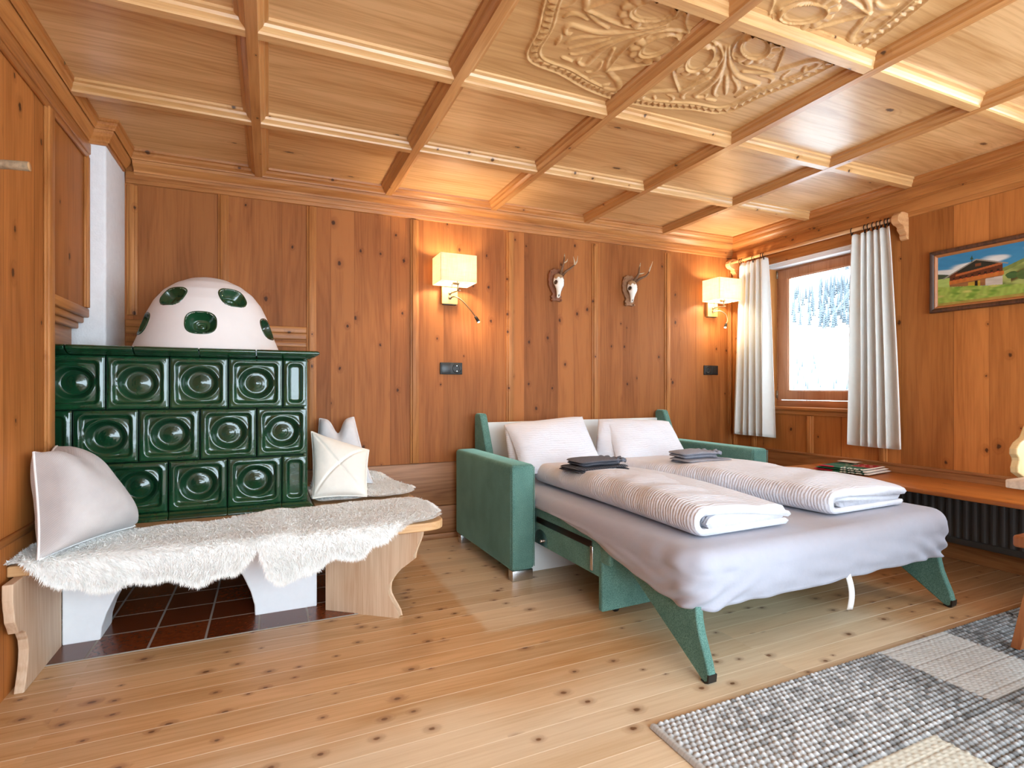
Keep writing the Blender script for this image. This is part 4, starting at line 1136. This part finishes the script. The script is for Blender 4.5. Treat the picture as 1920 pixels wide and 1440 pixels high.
# ------------------------------------------------------------------ skull trophies
def skull(label, x, z, k, ants, mat):
    root = thing('skull_trophy', label, 'trophy', (x, YB, z), 0, 'deer skull trophies on the back wall')
    def p(b, name, m, par=None): return b.build(name, m, par or root, world=False)
    hw = [(.0, .118), (.022, .125), (.036, .112), (.052, .108), (.056, .088), (.066, .076), (.062, .055), (.069, .040), (.062, .020), (.066, .004), (.056, -.015), (.050, -.030), (.040, -.050), (.030, -.062), (.036, -.074), (.046, -.078), (.044, -.092), (.034, -.094), (.040, -.108), (.034, -.122), (.018, -.116), (.0, -.114)]
    poly = [(a, c) for a, c in hw]+[(-a, c) for a, c in reversed(hw[1:-1])]
    b = MB(); b.prism(poly, 1, -.022, -.002); bevel(p(b, 'plaque', mat), .006, 2, 30)
    b = MB()
    for sg in (-1, 1):
        b.tube([(sg*a*.86, -.0225, c*.9) for a, c in hw[3:13]], .004, 6)
        b.lathe([(0, .010), (.008, .007), (.011, 0), (.008, -.007), (0, -.01)], 12, (sg*.036, -.022, -.108))
    p(b, 'plaque_carving', mat)
    # skull: rings from cranium to muzzle (z, half width, depth, centre y)
    rg = [(.082, .004, .004, -.035), (.078, .020, .020, -.040), (.064, .032, .031, -.045), (.045, .036, .036, -.050), (.026, .040, .037, -.054), (.008, .043, .034, -.058), (-.010, .034, .028, -.060), (-.030, .0235, .023, -.058), (-.052, .0170, .018, -.054), (-.072, .0140, .015, -.050), (-.086, .0130, .013, -.047), (-.094, .0100, .009, -.044), (-.097, .003, .003, -.042)]
    zz = np.array([q[0] for q in rg]); zi = np.interp(np.linspace(0, 1, 44), np.linspace(0, 1, len(zz)), zz)
    fi = lambda c: np.interp(-zi, -zz, [q[c] for q in rg])
    na = 40; P = np.zeros((44, na+1, 3)); dark = np.zeros((44, na+1), bool)
    for i in range(44):
        for j in range(na+1):
            a = 2*PI*j/na; r = 1.0
            px, py = math.sin(a)*fi(1)[i] if False else math.sin(a), -math.cos(a)
            w, d, cy = fi1[i] if False else np.interp(-zi[i], -zz, [q[1] for q in rg]), np.interp(-zi[i], -zz, [q[2] for q in rg]), np.interp(-zi[i], -zz, [q[3] for q in rg])
            X_, Y_ = px*w, cy+py*d
            for sg in (-1, 1):
                e = math.hypot((X_-sg*.039)/.017, (zi[i]-.012)/.021, (Y_+.066)/.028)
                if e < 1: X_ -= sg*.014*(1-e*e); Y_ += .008*(1-e*e); dark[i, j] |= e < .85
            e = math.hypot(X_/.0075, (zi[i]+.080)/.012)
            if e < 1 and py < 0: Y_ += .009*(1-e*e); dark[i, j] |= e < .8
            P[i, j] = (X_*k, Y_*k, zi[i]*k)
    b = MB(); b.grid(P); 
    idx = 0
    for q in range(43):
        for j in range(na):
            if dark[q, j] and dark[q+1, j+1]: b.M[idx] = 1
            idx += 1
    idx = 0
    for q in range(43):
        for j in range(na):
            if b.M[idx] == 0 and zi[q] > .044+.006*math.sin(j*.9): b.M[idx] = 2
            idx += 1
    p(b, 'skull', [M['bone'], M['socket_dark'], M['bone_tan']])
    for sg, path, tines in ants:
        b = MB(); n = len(path); b.tube(path, list(np.linspace(.0112, .0032, n)), 10)
        b.lathe([(.006, -.005), (.012, -.004), (.013, 0), (.011, .004), (.006, .005)], 14, path[0])
        ant = p(b, 'antler', M['antler'])
        b = MB(); q = Vector(path[-1]); r = Vector(path[-2]); b.tube([r.lerp(q, .25), r.lerp(q, .7), q, q+(q-r)*.25], [.0046, .0040, .0032, .0010], 8)
        p(b, 'antler_tip', M['antler_tip'], ant)
        for tn in tines:
            b = MB(); b.tube(tn, [.0052, .0038, .001], 8); p(b, 'antler_tine', M['antler_tip'], ant)
# left trophy
skull('deer skull trophy nearer the left lamp, on a reddish carved plaque', 1.925, 1.765, 1.0, [
    (-1, [(.012, -.062, .078), (.014, -.075, .110), (.022, -.085, .150), (.028, -.085, .185), (.034, -.078, .215)], [[(.022, -.085, .150), (.040, -.100, .162), (.046, -.104, .180)]]),
    (1, [(.030, -.058, .072), (.052, -.070, .098), (.085, -.082, .122), (.112, -.088, .145), (.125, -.086, .170)], [[(.112, -.088, .145), (.108, -.092, .175), (.100, -.090, .205)], [(.118, -.088, .15), (.132, -.09, .17), (.140, -.088, .215)]])], M['plaque'])
skull('deer skull trophy nearer the window corner, on a greyish carved plaque', 2.580, 1.772, .98, [
    (-1, [(.010, -.060, .076), (.026, -.075, .100), (.042, -.082, .130), (.044, -.082, .165), (.058, -.076, .205)], [[(.040, -.082, .124), (.062, -.095, .128), (.082, -.098, .134)]]),
    (1, [(.030, -.058, .070), (.060, -.072, .092), (.105, -.084, .112), (.130, -.088, .140), (.142, -.086, .180)], [[(.132, -.088, .15), (.150, -.09, .19), (.172, -.086, .235)]])], M['plaque2'])

# ------------------------------------------------------------------ window in the right wall
win = thing('window_1', 'wooden casement window looking onto a snowy hillside', 'window', (XR, 2.74, .86), kind='structure')
y0, y1, z0, z1 = W1
b = MB(); XF = 3.775
b.box((XF, y0, z0), (XF+.05, y1, .913), .003); b.box((XF+.012, y0, 1.962), (XF+.05, y1, z1+.002), .003); b.box((XF+.004, y1-.016, .913), (XF+.05, y1, 1.97), .002); b.box((XF+.004, y0, .913), (XF+.05, y0+.016, 1.97), .002)
b.build('window_frame', M['frame_y'], win)
b = MB(); ca, cb, cc, cd = y0+.018, y1-.020, .917, 1.958
b.box((XF-.002, ca, cc), (XF+.04, cb, cc+.070), .004); b.box((XF-.002, ca, cd-.070), (XF+.04, cb, cd), .004)
b.box((XF-.002, ca, cc), (XF+.04, ca+.082, cd), .004); b.box((XF-.0015, cb-.090, cc+.0005), (XF+.04, cb, cd-.0005), .004)
b.build('casement', M['frame_z'], win)
b = MB(); b.box((XF+.004, ca+.078, cc+.066), (XF+.016, cb-.086, cc+.076), .002); b.box((XF+.004, ca+.078, cd-.076), (XF+.016, cb-.086, cd-.066), .002); b.box((XF+.004, cb-.096, cc+.066), (XF+.016, cb-.086, cd-.066), .002)
b.build('glazing_bead', M['frame_z'], win)
b = MB(); b.box((XF+.018, ca+.078, cc+.066), (XF+.022, cb-.086, cd-.066)); b.build('pane', M['glass'], win)
b = MB(); b.box((XR-.030, y0-.03, .838), (XF+.002, y1+.03, .864), .006); b.build('window_sill', M['trim_y'], win)
b = MB()
b.add([(XR, y1, z0), (XF+.01, y1, z0), (XF+.01, y1, z1), (XR, y1, z1)], [(0, 1, 2, 3)]); b.add([(XR, y0, z0), (XF+.01, y0, z0), (XF+.01, y0, z1), (XR, y0, z1)], [(3, 2, 1, 0)])
o = b.build('reveal_lining', M['trim_zy'], win); solid(o, .006, 1)
b = MB(); b.box((XR-.003, y0, z1-.008), (XF+.012, y1, z1+.001)); b.box((XR+.006, y0, 1.972), (XF+.012, y1, z1), .002)
o = b.build('soffit', M['plaster_bright'], win); o['label'] = 'white soffit over the window'
for zz in (.93, 1.90):
    b = MB(); b.tube([(XF-.006, cb+.006, zz), (XF-.006, cb+.006, zz+.06)], .006, 8); b.build('hinge', M['nickel'], win)

# curtain rod with carved brackets
rod = thing('curtain_rod', 'pale wooden curtain rod on two carved brackets above the window', 'curtain rod', (3.6, 2.75, 2.076))
b = MB(); b.tube([(3.60, 2.085, 2.074), (3.60, 3.44, 2.080)], .0125, 14); b.build('rod', M['rodwood'], rod)
BPf = [(XR-.001, 1.945), (XR-.018, 1.952), (XR-.026, 1.972), (XR-.022, 1.985), (XR-.036, 1.995), (XR-.052, 2.010), (XR-.050, 2.024), (XR-.066, 2.032), (XR-.088, 2.036), (XR-.108, 2.052), (XR-.112, 2.072), (XR-.104, 2.094), (XR-.088, 2.100), (XR-.078, 2.112), (XR-.05, 2.116), (XR-.001, 2.112)]
for y in (2.062, 3.412):
    b = MB(); b.prism(BPf, 1, y, y+.045); bevel(b.build('bracket', M['rodwood'], rod), .003, 2, 40)

def curtain(label, top, bot, nf, seed, rings, ph=0., zt=2.055, zb=.622, lead=0):
    nu, nv = 150, 46; sn = SN(seed, 8)
    T, S = np.meshgrid(np.linspace(0, 1, nu), np.linspace(0, 1, nv), indexing='ij')
    warp = T+.03*np.sin(T*7+seed)+.015*np.sin(T*17)
    yt = top[0]+(top[1]-top[0])*T; yb = bot[0]+(bot[1]-bot[0])*T
    e = S**.8
    Y = yt+(yb-yt)*e
    amp = .017+.020*e
    a = 2*PI*nf*warp+ph+.5*S*np.sin(T*5+seed)
    X = 3.602+amp*np.sin(a)+.006*sn(T*6, S*5)-.006*np.cos(2*a)*e
    Y = Y+.012*np.cos(a)*e
    Z = zt+(zb-zt)*S-.012*np.abs(np.sin(a*.5))*(1-S)**6*(1-S)-.006*np.sin(a)*S**4
    b = MB(); b.grid(np.stack([X, Y, Z], -1)); o = b.build('curtain', M['curtain']); solid(o, .0022, 0)
    tag(o, label, 'curtain', 'white curtains at the window')
    for y in rings:
        b = MB(); R = .0205
        pts = [(3.60+R*math.sin(t)*.98, y+.005*math.sin(t), 2.078-.008+R*math.cos(t)) for t in np.linspace(0, 2*PI, 20)]
        b.tube(pts, .0028, 8, cap=False); b.box((3.597, y-.004, 2.036), (3.603, y+.004, 2.054), .001); b.build('ring', M['iron'], o)
    return o
curtain('white curtain hanging left of the window, beside the corner lamp', (3.335, 3.060), (3.405, 3.010), 5.3, 3, (3.322, 3.300, 3.190, 3.105, 3.085), ph=.6)
curtain('white curtain hanging right of the window, towards the painting', (2.372, 2.122), (2.408, 2.040), 5.6, 9, (2.372, 2.285, 2.262, 2.232, 2.205, 2.182, 2.155, 2.135), ph=2.2, zt=2.045)

# ------------------------------------------------------------------ painting
pic = thing('painting', 'framed oil painting of a wooden chalet on a green meadow', 'painting', (XR, 1.67, 1.65))
py0, py1, pz0, pz1 = 1.936, 1.385, 1.461, 1.832
def frame_ring(name, mat, pr, inset=0.):
    b = MB(); rings = []
    for y, z, sy, sz in ((py0, pz0, -1, 1), (py1, pz0, 1, 1), (py1, pz1, 1, -1), (py0, pz1, -1, -1), (py0, pz0, -1, 1)):
        rings.append([(XR-h, y+sy*w, z+sz*w) for w, h in pr])
    b.sweep(None, rings, cap=False); return b.build(name, mat, pic)
frame_ring('frame', M['picframe'], [(0, .001), (0, .022), (.004, .030), (.012, .032), (.020, .028), (.026, .020), (.026, .001)])
frame_ring('frame_lip', M['piclip'], [(.0255, .002), (.0255, .021), (.030, .022), (.038, .014), (.040, .010), (.040, .002)])
def paint():
    nx, ny = 240, 170
    p, q = np.meshgrid(np.linspace(0, 1, nx), np.linspace(0, 1, ny), indexing='ij')
    L = lambda h: np.array(lin(h)[:3])
    C = np.zeros((nx, ny, 3)); n1 = SN(71, 14); n2 = SN(72, 14); n3 = SN(73, 14)
    a = n1(p*9, q*16); c = n2(p*40, q*70); g = n3(p*90, q*40)
    def put(mask, col, tex=0., tn=None):
        m = np.clip(mask, 0, 1)[..., None]; k = 1+tex*(tn if tn is not None else c)
        C[:] = C*(1-m)+m*L(col)*k[..., None] if hasattr(k, 'shape') else C*(1-m)+m*L(col)
    put(np.ones_like(p), '#3f86ab', .08)
    put(smooth(.35, .95, q)*.5, '#2b6f9e', .05)
    cl = smooth(.05, .6, n1(p*7+2, q*13)+.5*n2(p*22, q*30)-np.abs(q-.78+.25*p)*2.4+.35)
    put(cl*.9, '#d9d6cf', .06)
    cl2 = smooth(.0, .5, n1(p*8, q*15+4)-np.abs(q-.62)*9+.7)*(p < .32)
    put(cl2*.9, '#d3d2cd', .06)
    put((q < .655-.35*p+.02*a)*(p < .30), '#3f4a38', .2)
    put((q < .55)*(p < .3), '#9fb25f', .15)
    hill = .52+.62*np.clip(p-.60, 0, 1)+.03*a
    put((q < hill)*(p > .58), '#6f7a3f', .3, g); put((q < hill-.06)*(p > .62)*smooth(-.1, .3, n2(p*11+q*16, q*4)), '#99a05a', .2)
    put((q < hill-.03)*(p > .74)*smooth(.2, .5, n3(p*6-q*9, q*3)), '#55421f', .3)
    gr = .395-.20*p
    base = q < gr+.01*c
    # chalet
    ridge = np.where(p < .41, .54+(p-.07)/.34*.275, .815-(p-.41)/.30*.17)
    wall = (p > .135)*(p < .665)*(q > gr)*(q < ridge-.01)
    put(wall, '#5a2c18', .25)
    put(wall*(q > .62)*(p > .22)*(p < .60), '#2b2a22', .25)
    bal = .452+.075*(p-.13)
    put((p > .13)*(p < .675)*(q > bal-.045)*(q < bal+.028), '#b4662c', .18, g)
    up = .505+.20*(p-.2)
    put((p > .20)*(p < .66)*(q > up+.045)*(q < up+.085), '#a45a30', .15)
    put(wall*(q < bal-.045), '#8a5a34', .25); put(wall*(q < bal-.06)*(p > .5), '#b7aa9c', .15); put(wall*(q < bal-.07)*(p > .33)*(p < .45), '#b08a2c', .15)
    put((p > .395)*(p < .425)*(q > gr)*(q < bal-.06), '#20160f')
    for x in (.18, .25, .31, .37, .44, .50, .56, .62):
        put((np.abs(p-x) < .012)*(np.abs(q-(bal+.052+.02*(x-.13))) < .022), '#2a1a12'); put((np.abs(p-x) < .010)*(np.abs(q-(bal+.032)) < .008), '#b8452c')
    put((np.abs(p-.43) < .03)*(np.abs(q-.71) < .026), '#7a4426')
    put((np.abs(q-ridge) < .013)*(p > .065)*(p < .715), '#8d8377', .1)
    put((np.abs(p-.365) < .0045)*(q > .78)*(q < .885), '#2e3a2c'); put((np.abs(p-.365) < .022*np.clip((.9-q)*12, .2, 1))*(q > .83)*(q < .90), '#2f4a34')
    put((np.hypot((p-.75)/.055, (q-.42)/.075) < 1+.25*c), '#3f5a2f', .3); put((np.hypot((p-.86)/.07, (q-.40)/.09) < 1+.25*c), '#4a5f30', .3)
    put(base, '#8fa047', .22, g); put(base*smooth(-.1, .6, n3(p*30+q*20, q*60)), '#6b8a30', .25); put(base*smooth(.3, .8, n2(p*26, q*50)), '#b3a95c', .2); put(base*(q < .06)*.6, '#a9743c', .2)
    P = np.stack([np.full_like(p, XR-.010), (py0-.036)+(py1-py0+.072)*p, (pz0+.036)+(pz1-pz0-.072)*q], -1)
    b = MB(); b.grid(P, col=np.clip(C, 0, 1).reshape(-1, 3), flip=False); o = b.build('canvas', M['paint'], pic); solid(o, .004, -1)
paint()

# ------------------------------------------------------------------ wall bench, radiator, folded cloth
sb = thing('wall_bench', 'varnished orange pine bench board along the window wall over the radiator', 'bench', (3.43, .9, 0))
b = MB(); b.box((3.178, -1.2, .442), (3.677, 2.622, .466), .004); b.build('seat_board', M['sidebench'], sb)
for y in (2.54, -.9):
    b = MB(); b.box((3.22, y, 0), (3.676, y+.03, .442), .003); b.build('support', M['sidebench'], sb)
rad = thing('radiator', 'panel radiator under the wall bench, its grey darkened with painted shade', 'radiator', (3.6, 1.5, 0))
b = MB(); P = np.zeros((300, 2, 3))
for i, y in enumerate(np.linspace(.75, 2.45, 300)):
    dx = .003*np.clip(1.4*math.sin(y*2*PI/.042), -1, 1)
    P[i, 0] = (3.575+dx, y, .155); P[i, 1] = (3.575+dx, y, .415)
b.grid(P, smooth=False); o = b.build('front_panel', M['radiator'], rad); solid(o, .002, 0)
b = MB(); b.box((3.565, .745, .12), (3.60, 2.455, .156), .004); b.box((3.565, .745, .412), (3.66, 2.455, .425), .003); b.box((3.60, .75, .125), (3.655, 2.45, .415), .004); b.build('casing', M['radiator'], rad)
for y in (.9, 2.3):
    b = MB(); b.tube([(3.63, y, 0.0), (3.63, y, .13)], .009, 10); b.build('pipe', M['radiator'], rad)

def folded_cloth():
    b = MB(); L = lambda h: np.array(lin(h)[:3]); w, d = .315, .335
    n = 90; sn = SN(81, 10)
    U, V = np.meshgrid(np.linspace(0, 1, n), np.linspace(0, 1, n), indexing='ij')   # U along x (to wall), V along -y
    def colors(U, V):
        C = np.zeros(U.shape+(3,)); C[:] = L('#1d5a40')
        q = (V > .52); C[q & (U > .42)] = L('#a3162c'); C[(~q) & (U > .62)] = L('#274a3c')
        C[(U < .10)*(V < .34)] = L('#b01a30')
        for a, c0, r in ((.70, .30, .05), (.80, .44, .05), (.62, .70, .055), (.80, .78, .055), (.6, .88, .045), (.88, .62, .045), (.45, .42, .03)):
            k = np.arctan2(V-c0, U-a); dd = np.hypot(U-a, V-c0); C[dd < r*(.65+.35*np.cos(k*6))] = L('#d9cdb8')
        C[np.abs(V-.52-.03*np.sin(U*20)) < .016] = L('#9a8878'); C[np.abs(U-.40-.02*np.sin(V*15)) < .014] = L('#9a8878')
        m = (U < .10)*(V > .5); C[m] = np.where((sn(U*60, V*60) > 0)[m][:, None], L('#c7cfc4'), L('#2e5a4c'))
        C[V > .955] = L('#e5e0da')
        return C
    for k, (zc, h, ins) in enumerate(((.009, .009, 0.0), (.022, .008, .012), (.033, .007, .02))):
        prof = (np.clip(1-np.abs(2*U-1)**14, 0, 1)*np.clip(1-np.abs(2*V-1)**14, 0, 1))**.5
        x = (U-.5)*(w-ins); y = -(V-.5)*(d-ins*(1+k)); wz = sn(U*5+k, V*5)*.002*prof
        C = colors(U, V) if k == 2 else np.where((V > .93)[..., None], L('#e9e4de'), np.where((V < .36)[..., None], L('#a01a30') if k == 0 else L('#1d5a40'), colors(U, V)*.95))
        b.grid(np.stack([x, y, zc+prof*h*.6+wz], -1), col=C.reshape(-1, 3), flip=True); b.grid(np.stack([x, y, zc-prof*h*.6+wz], -1), col=C.reshape(-1, 3))
    x = (U-.5)*.10+.13; y = -(V-.5)*.12+.07
    b.grid(np.stack([x, y, .0405+.003*sn(U*4, V*4)+.004], -1), col=np.tile(L('#ddd6cf'), (n*n, 1)), flip=True)
    o = b.build('folded_tablecloth', M['printed']); o.location = (3.465, 2.285, .4665); o.rotation_euler = (0, 0, math.radians(9))
    tag(o, 'folded red and green flowered cloth lying on the wall bench', 'tablecloth')
folded_cloth()

# branch peg on the left wall
peg = thing('branch_peg', 'short barked branch used as a wall peg beside the stove', 'peg', (XL, 1.9, 1.61))
b = MB(); b.tube([(XL+.001, 1.905, 1.600), (-.70, 1.903, 1.606), (-.65, 1.90, 1.612), (-.602, 1.898, 1.614)], [.014, .013, .0125, .0132], 14, cap=True); b.build('branch', M['branch'], peg)
b = MB(); b.tube([(-.603, 1.898, 1.614), (-.6005, 1.898, 1.6142)], .0122, 14); b.build('cut_end', M['branchend'], peg)

# ------------------------------------------------------------------ rug
def rug():
    x0, x1, y0, y1 = 1.022, 3.42, -.15, 1.281; st = .0045
    xs = np.arange(x0, x1, st); ys = np.arange(y0, y1, st)
    X_, Y_ = np.meshgrid(xs, ys, indexing='ij')
    ha = lambda a, c: (np.abs(np.sin(a*127.1+c*311.7)*43758.5453)) % 1
    light = ((X_ > 2.085) & (X_ < 2.505) & (Y_ > .93)); cream = ((X_ > 1.30) & (X_ < 1.73) & (Y_ < .905)); light2 = ((X_ > 2.50) & (X_ < 2.93) & (Y_ < .93) & (Y_ > .45))
    flat = light | cream | light2
    pxx, pyy = .0205, .0185
    iy = np.floor(Y_/pyy); fx = X_/pxx+.5*(iy % 2); ix = np.floor(fx)
    hx = np.abs(np.sin(PI*(fx-ix))); hy = np.abs(np.sin(PI*(Y_/pyy-iy)))
    bump = (hx*hy)**.55
    rnd = ha(ix, iy); rnd2 = ha(ix+31, iy+7)
    fxx = X_/.030+.5*(np.floor(Y_/.011) % 2); fb = (np.abs(np.sin(PI*fxx))**.7*np.abs(np.sin(PI*Y_/.011)))**.5
    rnd3 = ha(np.floor(fxx), np.floor(Y_/.011))
    Z_ = np.where(flat, .009+.0035*fb, .006+.011*bump*(.8+.2*rnd))
    ed = np.minimum(np.minimum(X_-x0, x1-X_), np.minimum(Y_-y0, y1-Y_))
    rim = (X_-x0) < .022
    Z_ = np.where(rim, .006+.006*np.sqrt(np.clip(1-(((X_-x0)-.011)/.011)**2, 0, 1)), Z_)
    Z_ = Z_*smooth(-.002, .006, ed)+.0015
    tone = np.where(rnd < .12, .30, np.where(rnd < .38, .46, np.where(rnd < .7, .58, .70)))
    reg = smooth(1.8, 2.0, X_)*(Y_ > .9)
    dk = ((X_ > 2.50) & (Y_ > .93)) | ((X_ > 1.73) & (Y_ < .93))
    tone = tone*(1-.35*reg)*np.where(dk, .80, 1.0)
    edge_l = smooth(1.32, 1.06, X_); tone = tone*(1-edge_l)+edge_l*np.maximum(tone, .55+.15*rnd)
    tone = tone*(.40+.60*bump)
    wp = .60+.06*rnd3; 
    C = np.stack([tone*.91, tone*.965, tone*1.0], -1)
    C = np.where(light[..., None], np.stack([wp*.92, wp*.93, wp*.90], -1)*(.7+.3*fb)[..., None], C)
    C = np.where((cream | light2)[..., None], np.stack([wp*1.04, wp*1.02, wp*.88], -1)*(.75+.25*fb)[..., None], C)
    C = np.where(rim[..., None], np.stack([.50+0*wp, .51+0*wp, .50+0*wp], -1)*(.8+.2*np.abs(np.sin(Y_*420)))[..., None], C)
    C = np.where((np.abs(X_-2.965) < .006)[..., None], .06, C)
    b = MB(); b.grid(np.stack([X_, Y_, Z_], -1), col=np.clip(C, 0, 1).reshape(-1, 3))
    o = b.build('woven_rug', M['rug']); tag(o, 'grey and cream woven wool rug of pebbly patches', 'rug')
rug()

# ------------------------------------------------------------------ table corner and chair at the right edge
tb = thing('dining_table', 'bleached pale wood table, only one corner in view', 'table', (2.6, .45, 0))
b = MB(); b.box((1.958, .08, .713), (3.14, .838, .738), .004); b.build('table_top', M['tablewood'], tb)
for x in (2.12, 3.0):
    for y in (.17, .70):
        b = MB(); b.box((x, y, .0185), (x+.06, y+.06, .713), .004); b.build('leg', M['tablewood'], tb)
ch = thing('wooden_chair', 'wooden chair with a curly carved back, standing on the rug', 'chair', (2.75, .88, 0))
b = MB(); b.box((2.562, .70, .405), (2.938, 1.075, .450), .010, 3); b.build('seat', M['chairwood'], ch)
hb = [(2.69, .445), (2.685, .54), (2.665, .605), (2.62, .650), (2.558, .676), (2.526, .69), (2.523, .71), (2.534, .735), (2.532, .745), (2.516, .76), (2.518, .78), (2.54, .80), (2.588, .82), (2.62, .86), (2.68, .90), (2.75, .91)]
poly = hb+[(5.5-x, z) for x, z in reversed(hb[:-1])]
b = MB(); b.prism(poly, 1, 1.040, 1.066); bk = b.build('backrest', [M['chairback']], ch); bevel(bk, .004, 2, 50)
for sx, sy in ((-1, 1), (1, 1), (-1, -1), (1, -1)):
    b = MB(); top = Vector((2.75+sx*.125, .885+sy*.12, .41)); bot = Vector((2.75+sx*.162, .885+sy*.185, .0185))
    b.sweep(None, [[(q.x+dx*w, q.y+dy*w, q.z) for dx, dy in ((-1, -1), (1, -1), (1, 1), (-1, 1))] for q, w in ((bot, .0145), (top, .019))]); b.build('leg', M['chairwood'], ch)
# ------------------------------------------------------------------ outside: snowy hillside
def ground(x, y):
    d = np.hypot(x, y)
    return -14+np.maximum(0, d-190)*.32+np.maximum(0, 1-d/60)*8
n = SN(91, 10)
xs = np.linspace(5, 900, 120); ys = np.linspace(-150, 900, 120)
GX, GY = np.meshgrid(xs, ys, indexing='ij')
b = MB(); b.grid(np.stack([GX, GY, ground(GX, GY)+n(GX*.02, GY*.02)*4*smooth(30, 200, np.hypot(GX, GY))], -1))
tag(b.build('snowy_hillside', M['snow']), 'snow covered hillside beyond the window', 'hillside', kind='structure')
f_, yaw_ = 1008., math.radians(24.32)
def tree_at(px, dist):
    s = (px-960)/f_; d = Vector((math.sin(yaw_)+s*math.cos(yaw_), math.cos(yaw_)-s*math.sin(yaw_), 0)).normalized()*dist
    return (d.x, d.y, float(ground(np.array(d.x), np.array(d.y))+n(d.x*.02, d.y*.02)*4)-.6)
rr = random.Random(5)
spots = []
def forest(n, p0, p1, d0, d1, gap):
    tries = 0; k = 0
    while k < n and tries < 4000:
        tries += 1; px = rr.uniform(p0, p1); dist = rr.uniform(d0, d1); q = tree_at(px, dist)
        if all((q[0]-a[0])**2+(q[1]-a[1])**2 > gap*gap for a in spots): spots.append(q); k += 1
forest(120, 1537, 1612, 352, 470, 3.6)
forest(26, 1486, 1537, 360, 450, 5.0)
forest(24, 1571, 1612, 560, 640, 4.5)
forest(14, 1518, 1552, 560, 610, 4.5)
nb = len(spots)
forest(9, 1488, 1532, 252, 290, 5.)
forest(14, 1484, 1612, 236, 246, 4.)
proto = None
for i, loc in enumerate(spots):
    s = rr.uniform(.8, 1.1)*(.42 if i >= nb else 1)
    if proto is None:
        b = MB()
        for j in range(7):
            z = 1.0+j*1.35; r = 1.45*(1-j/7.5)
            b.lathe([(r, z), (r*.55, z+.7), (r*.12, z+2.1), (0, z+2.2)], 9)
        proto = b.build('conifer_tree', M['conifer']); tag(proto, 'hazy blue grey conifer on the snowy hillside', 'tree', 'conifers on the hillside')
        b = MB(); b.tube([(0, 0, 0), (0, 0, 3)], .25, 6); b.build('trunk', M['bark'], proto, world=False)
        o = proto
        o.location = loc; o.scale = (s, s, s)
    else:
        o = dup(proto, loc, rr.random()*6); o.scale = (s, s, s)
# bare frosted tree nearer the house
bt = thing('bare_tree', 'tall bare frosted tree with thin branches close outside the window', 'tree', (16.0, 11.9, -9))
b = MB(); r2 = random.Random(4)
def grow(p, d, L, r, k):
    pts = [p]
    for i in range(4):
        d = (d+Vector((r2.gauss(0, .10), r2.gauss(0, .10), r2.gauss(0.02, .08)))).normalized(); p = p+d*L/4; pts.append(p)
    b.tube(pts, list(np.linspace(r, r*.6, 5)), 5)
    if k > 0:
        for j in range(3 if k > 1 else 4):
            nd = (d+Vector((r2.gauss(0, .5), r2.gauss(0, .5), r2.gauss(.12, .35)))).normalized(); grow(pts[r2.choice((2, 3, 4))], nd, L*r2.uniform(.55, .8), r*.55, k-1)
grow(Vector((16.0, 11.9, -9)), Vector((0, 0, 1)), 6.0, .055, 4)
b.build('branches', plain('frosted_twigs', '#777a78', .9), bt)

# ------------------------------------------------------------------ light
w = bpy.data.worlds.new('sky'); sc.world = w; w.use_nodes = True
bg = w.node_tree.nodes['Background']; bg.inputs[0].default_value = (.74, .89, 1.0, 1); bg.inputs[1].default_value = SKY
def area(name, loc, rot, sx, sy, en, col=(1, .98, .95)):
    L = bpy.data.lights.new(name, 'AREA'); L.shape = 'RECTANGLE'; L.size = sx; L.size_y = sy; L.energy = en; L.color = col
    o = bpy.data.objects.new(name, L); COL.objects.link(o); o.location = loc; o.rotation_euler = rot; return o
# area lamps added as daylight fill at the unseen side window and widened rear opening
area('window_daylight_fill', (XR+.14, (W2[0]+W2[1])/2, (W2[2]+W2[3])/2), (0, PI/2, 0), W2[3]-W2[2], W2[1]-W2[0], E_SIDE, (.68, .87, 1))
area('window_daylight_fill', (1.5, YF-.14, 1.23), (PI/2, 0, 0), 3.8, 1.75, E_BACK, (.68, .87, 1))

# ------------------------------------------------------------------ camera and colour
cam = bpy.data.cameras.new('camera'); co = bpy.data.objects.new('camera', cam); COL.objects.link(co)
cam.sensor_width = 36; cam.lens = 1008/1920*36; cam.shift_y = (730-720)/1920; cam.clip_start = .05; cam.clip_end = 3000
co.location = (0, 0, 1.0); co.rotation_euler = (PI/2, 0, -yaw_)
sc.camera = co
sc.view_settings.view_transform = 'Standard'; sc.view_settings.look = 'None'; sc.view_settings.gamma = 1; sc.view_settings.exposure = EXPO
sc.view_settings.use_curve_mapping = False
sc.cycles.use_denoising = True
sc.cycles.max_bounces = 10; sc.cycles.diffuse_bounces = 4; sc.cycles.glossy_bounces = 4; sc.cycles.transmission_bounces = 6; sc.cycles.transparent_max_bounces = 8
sc.cycles.sample_clamp_indirect = 6.0
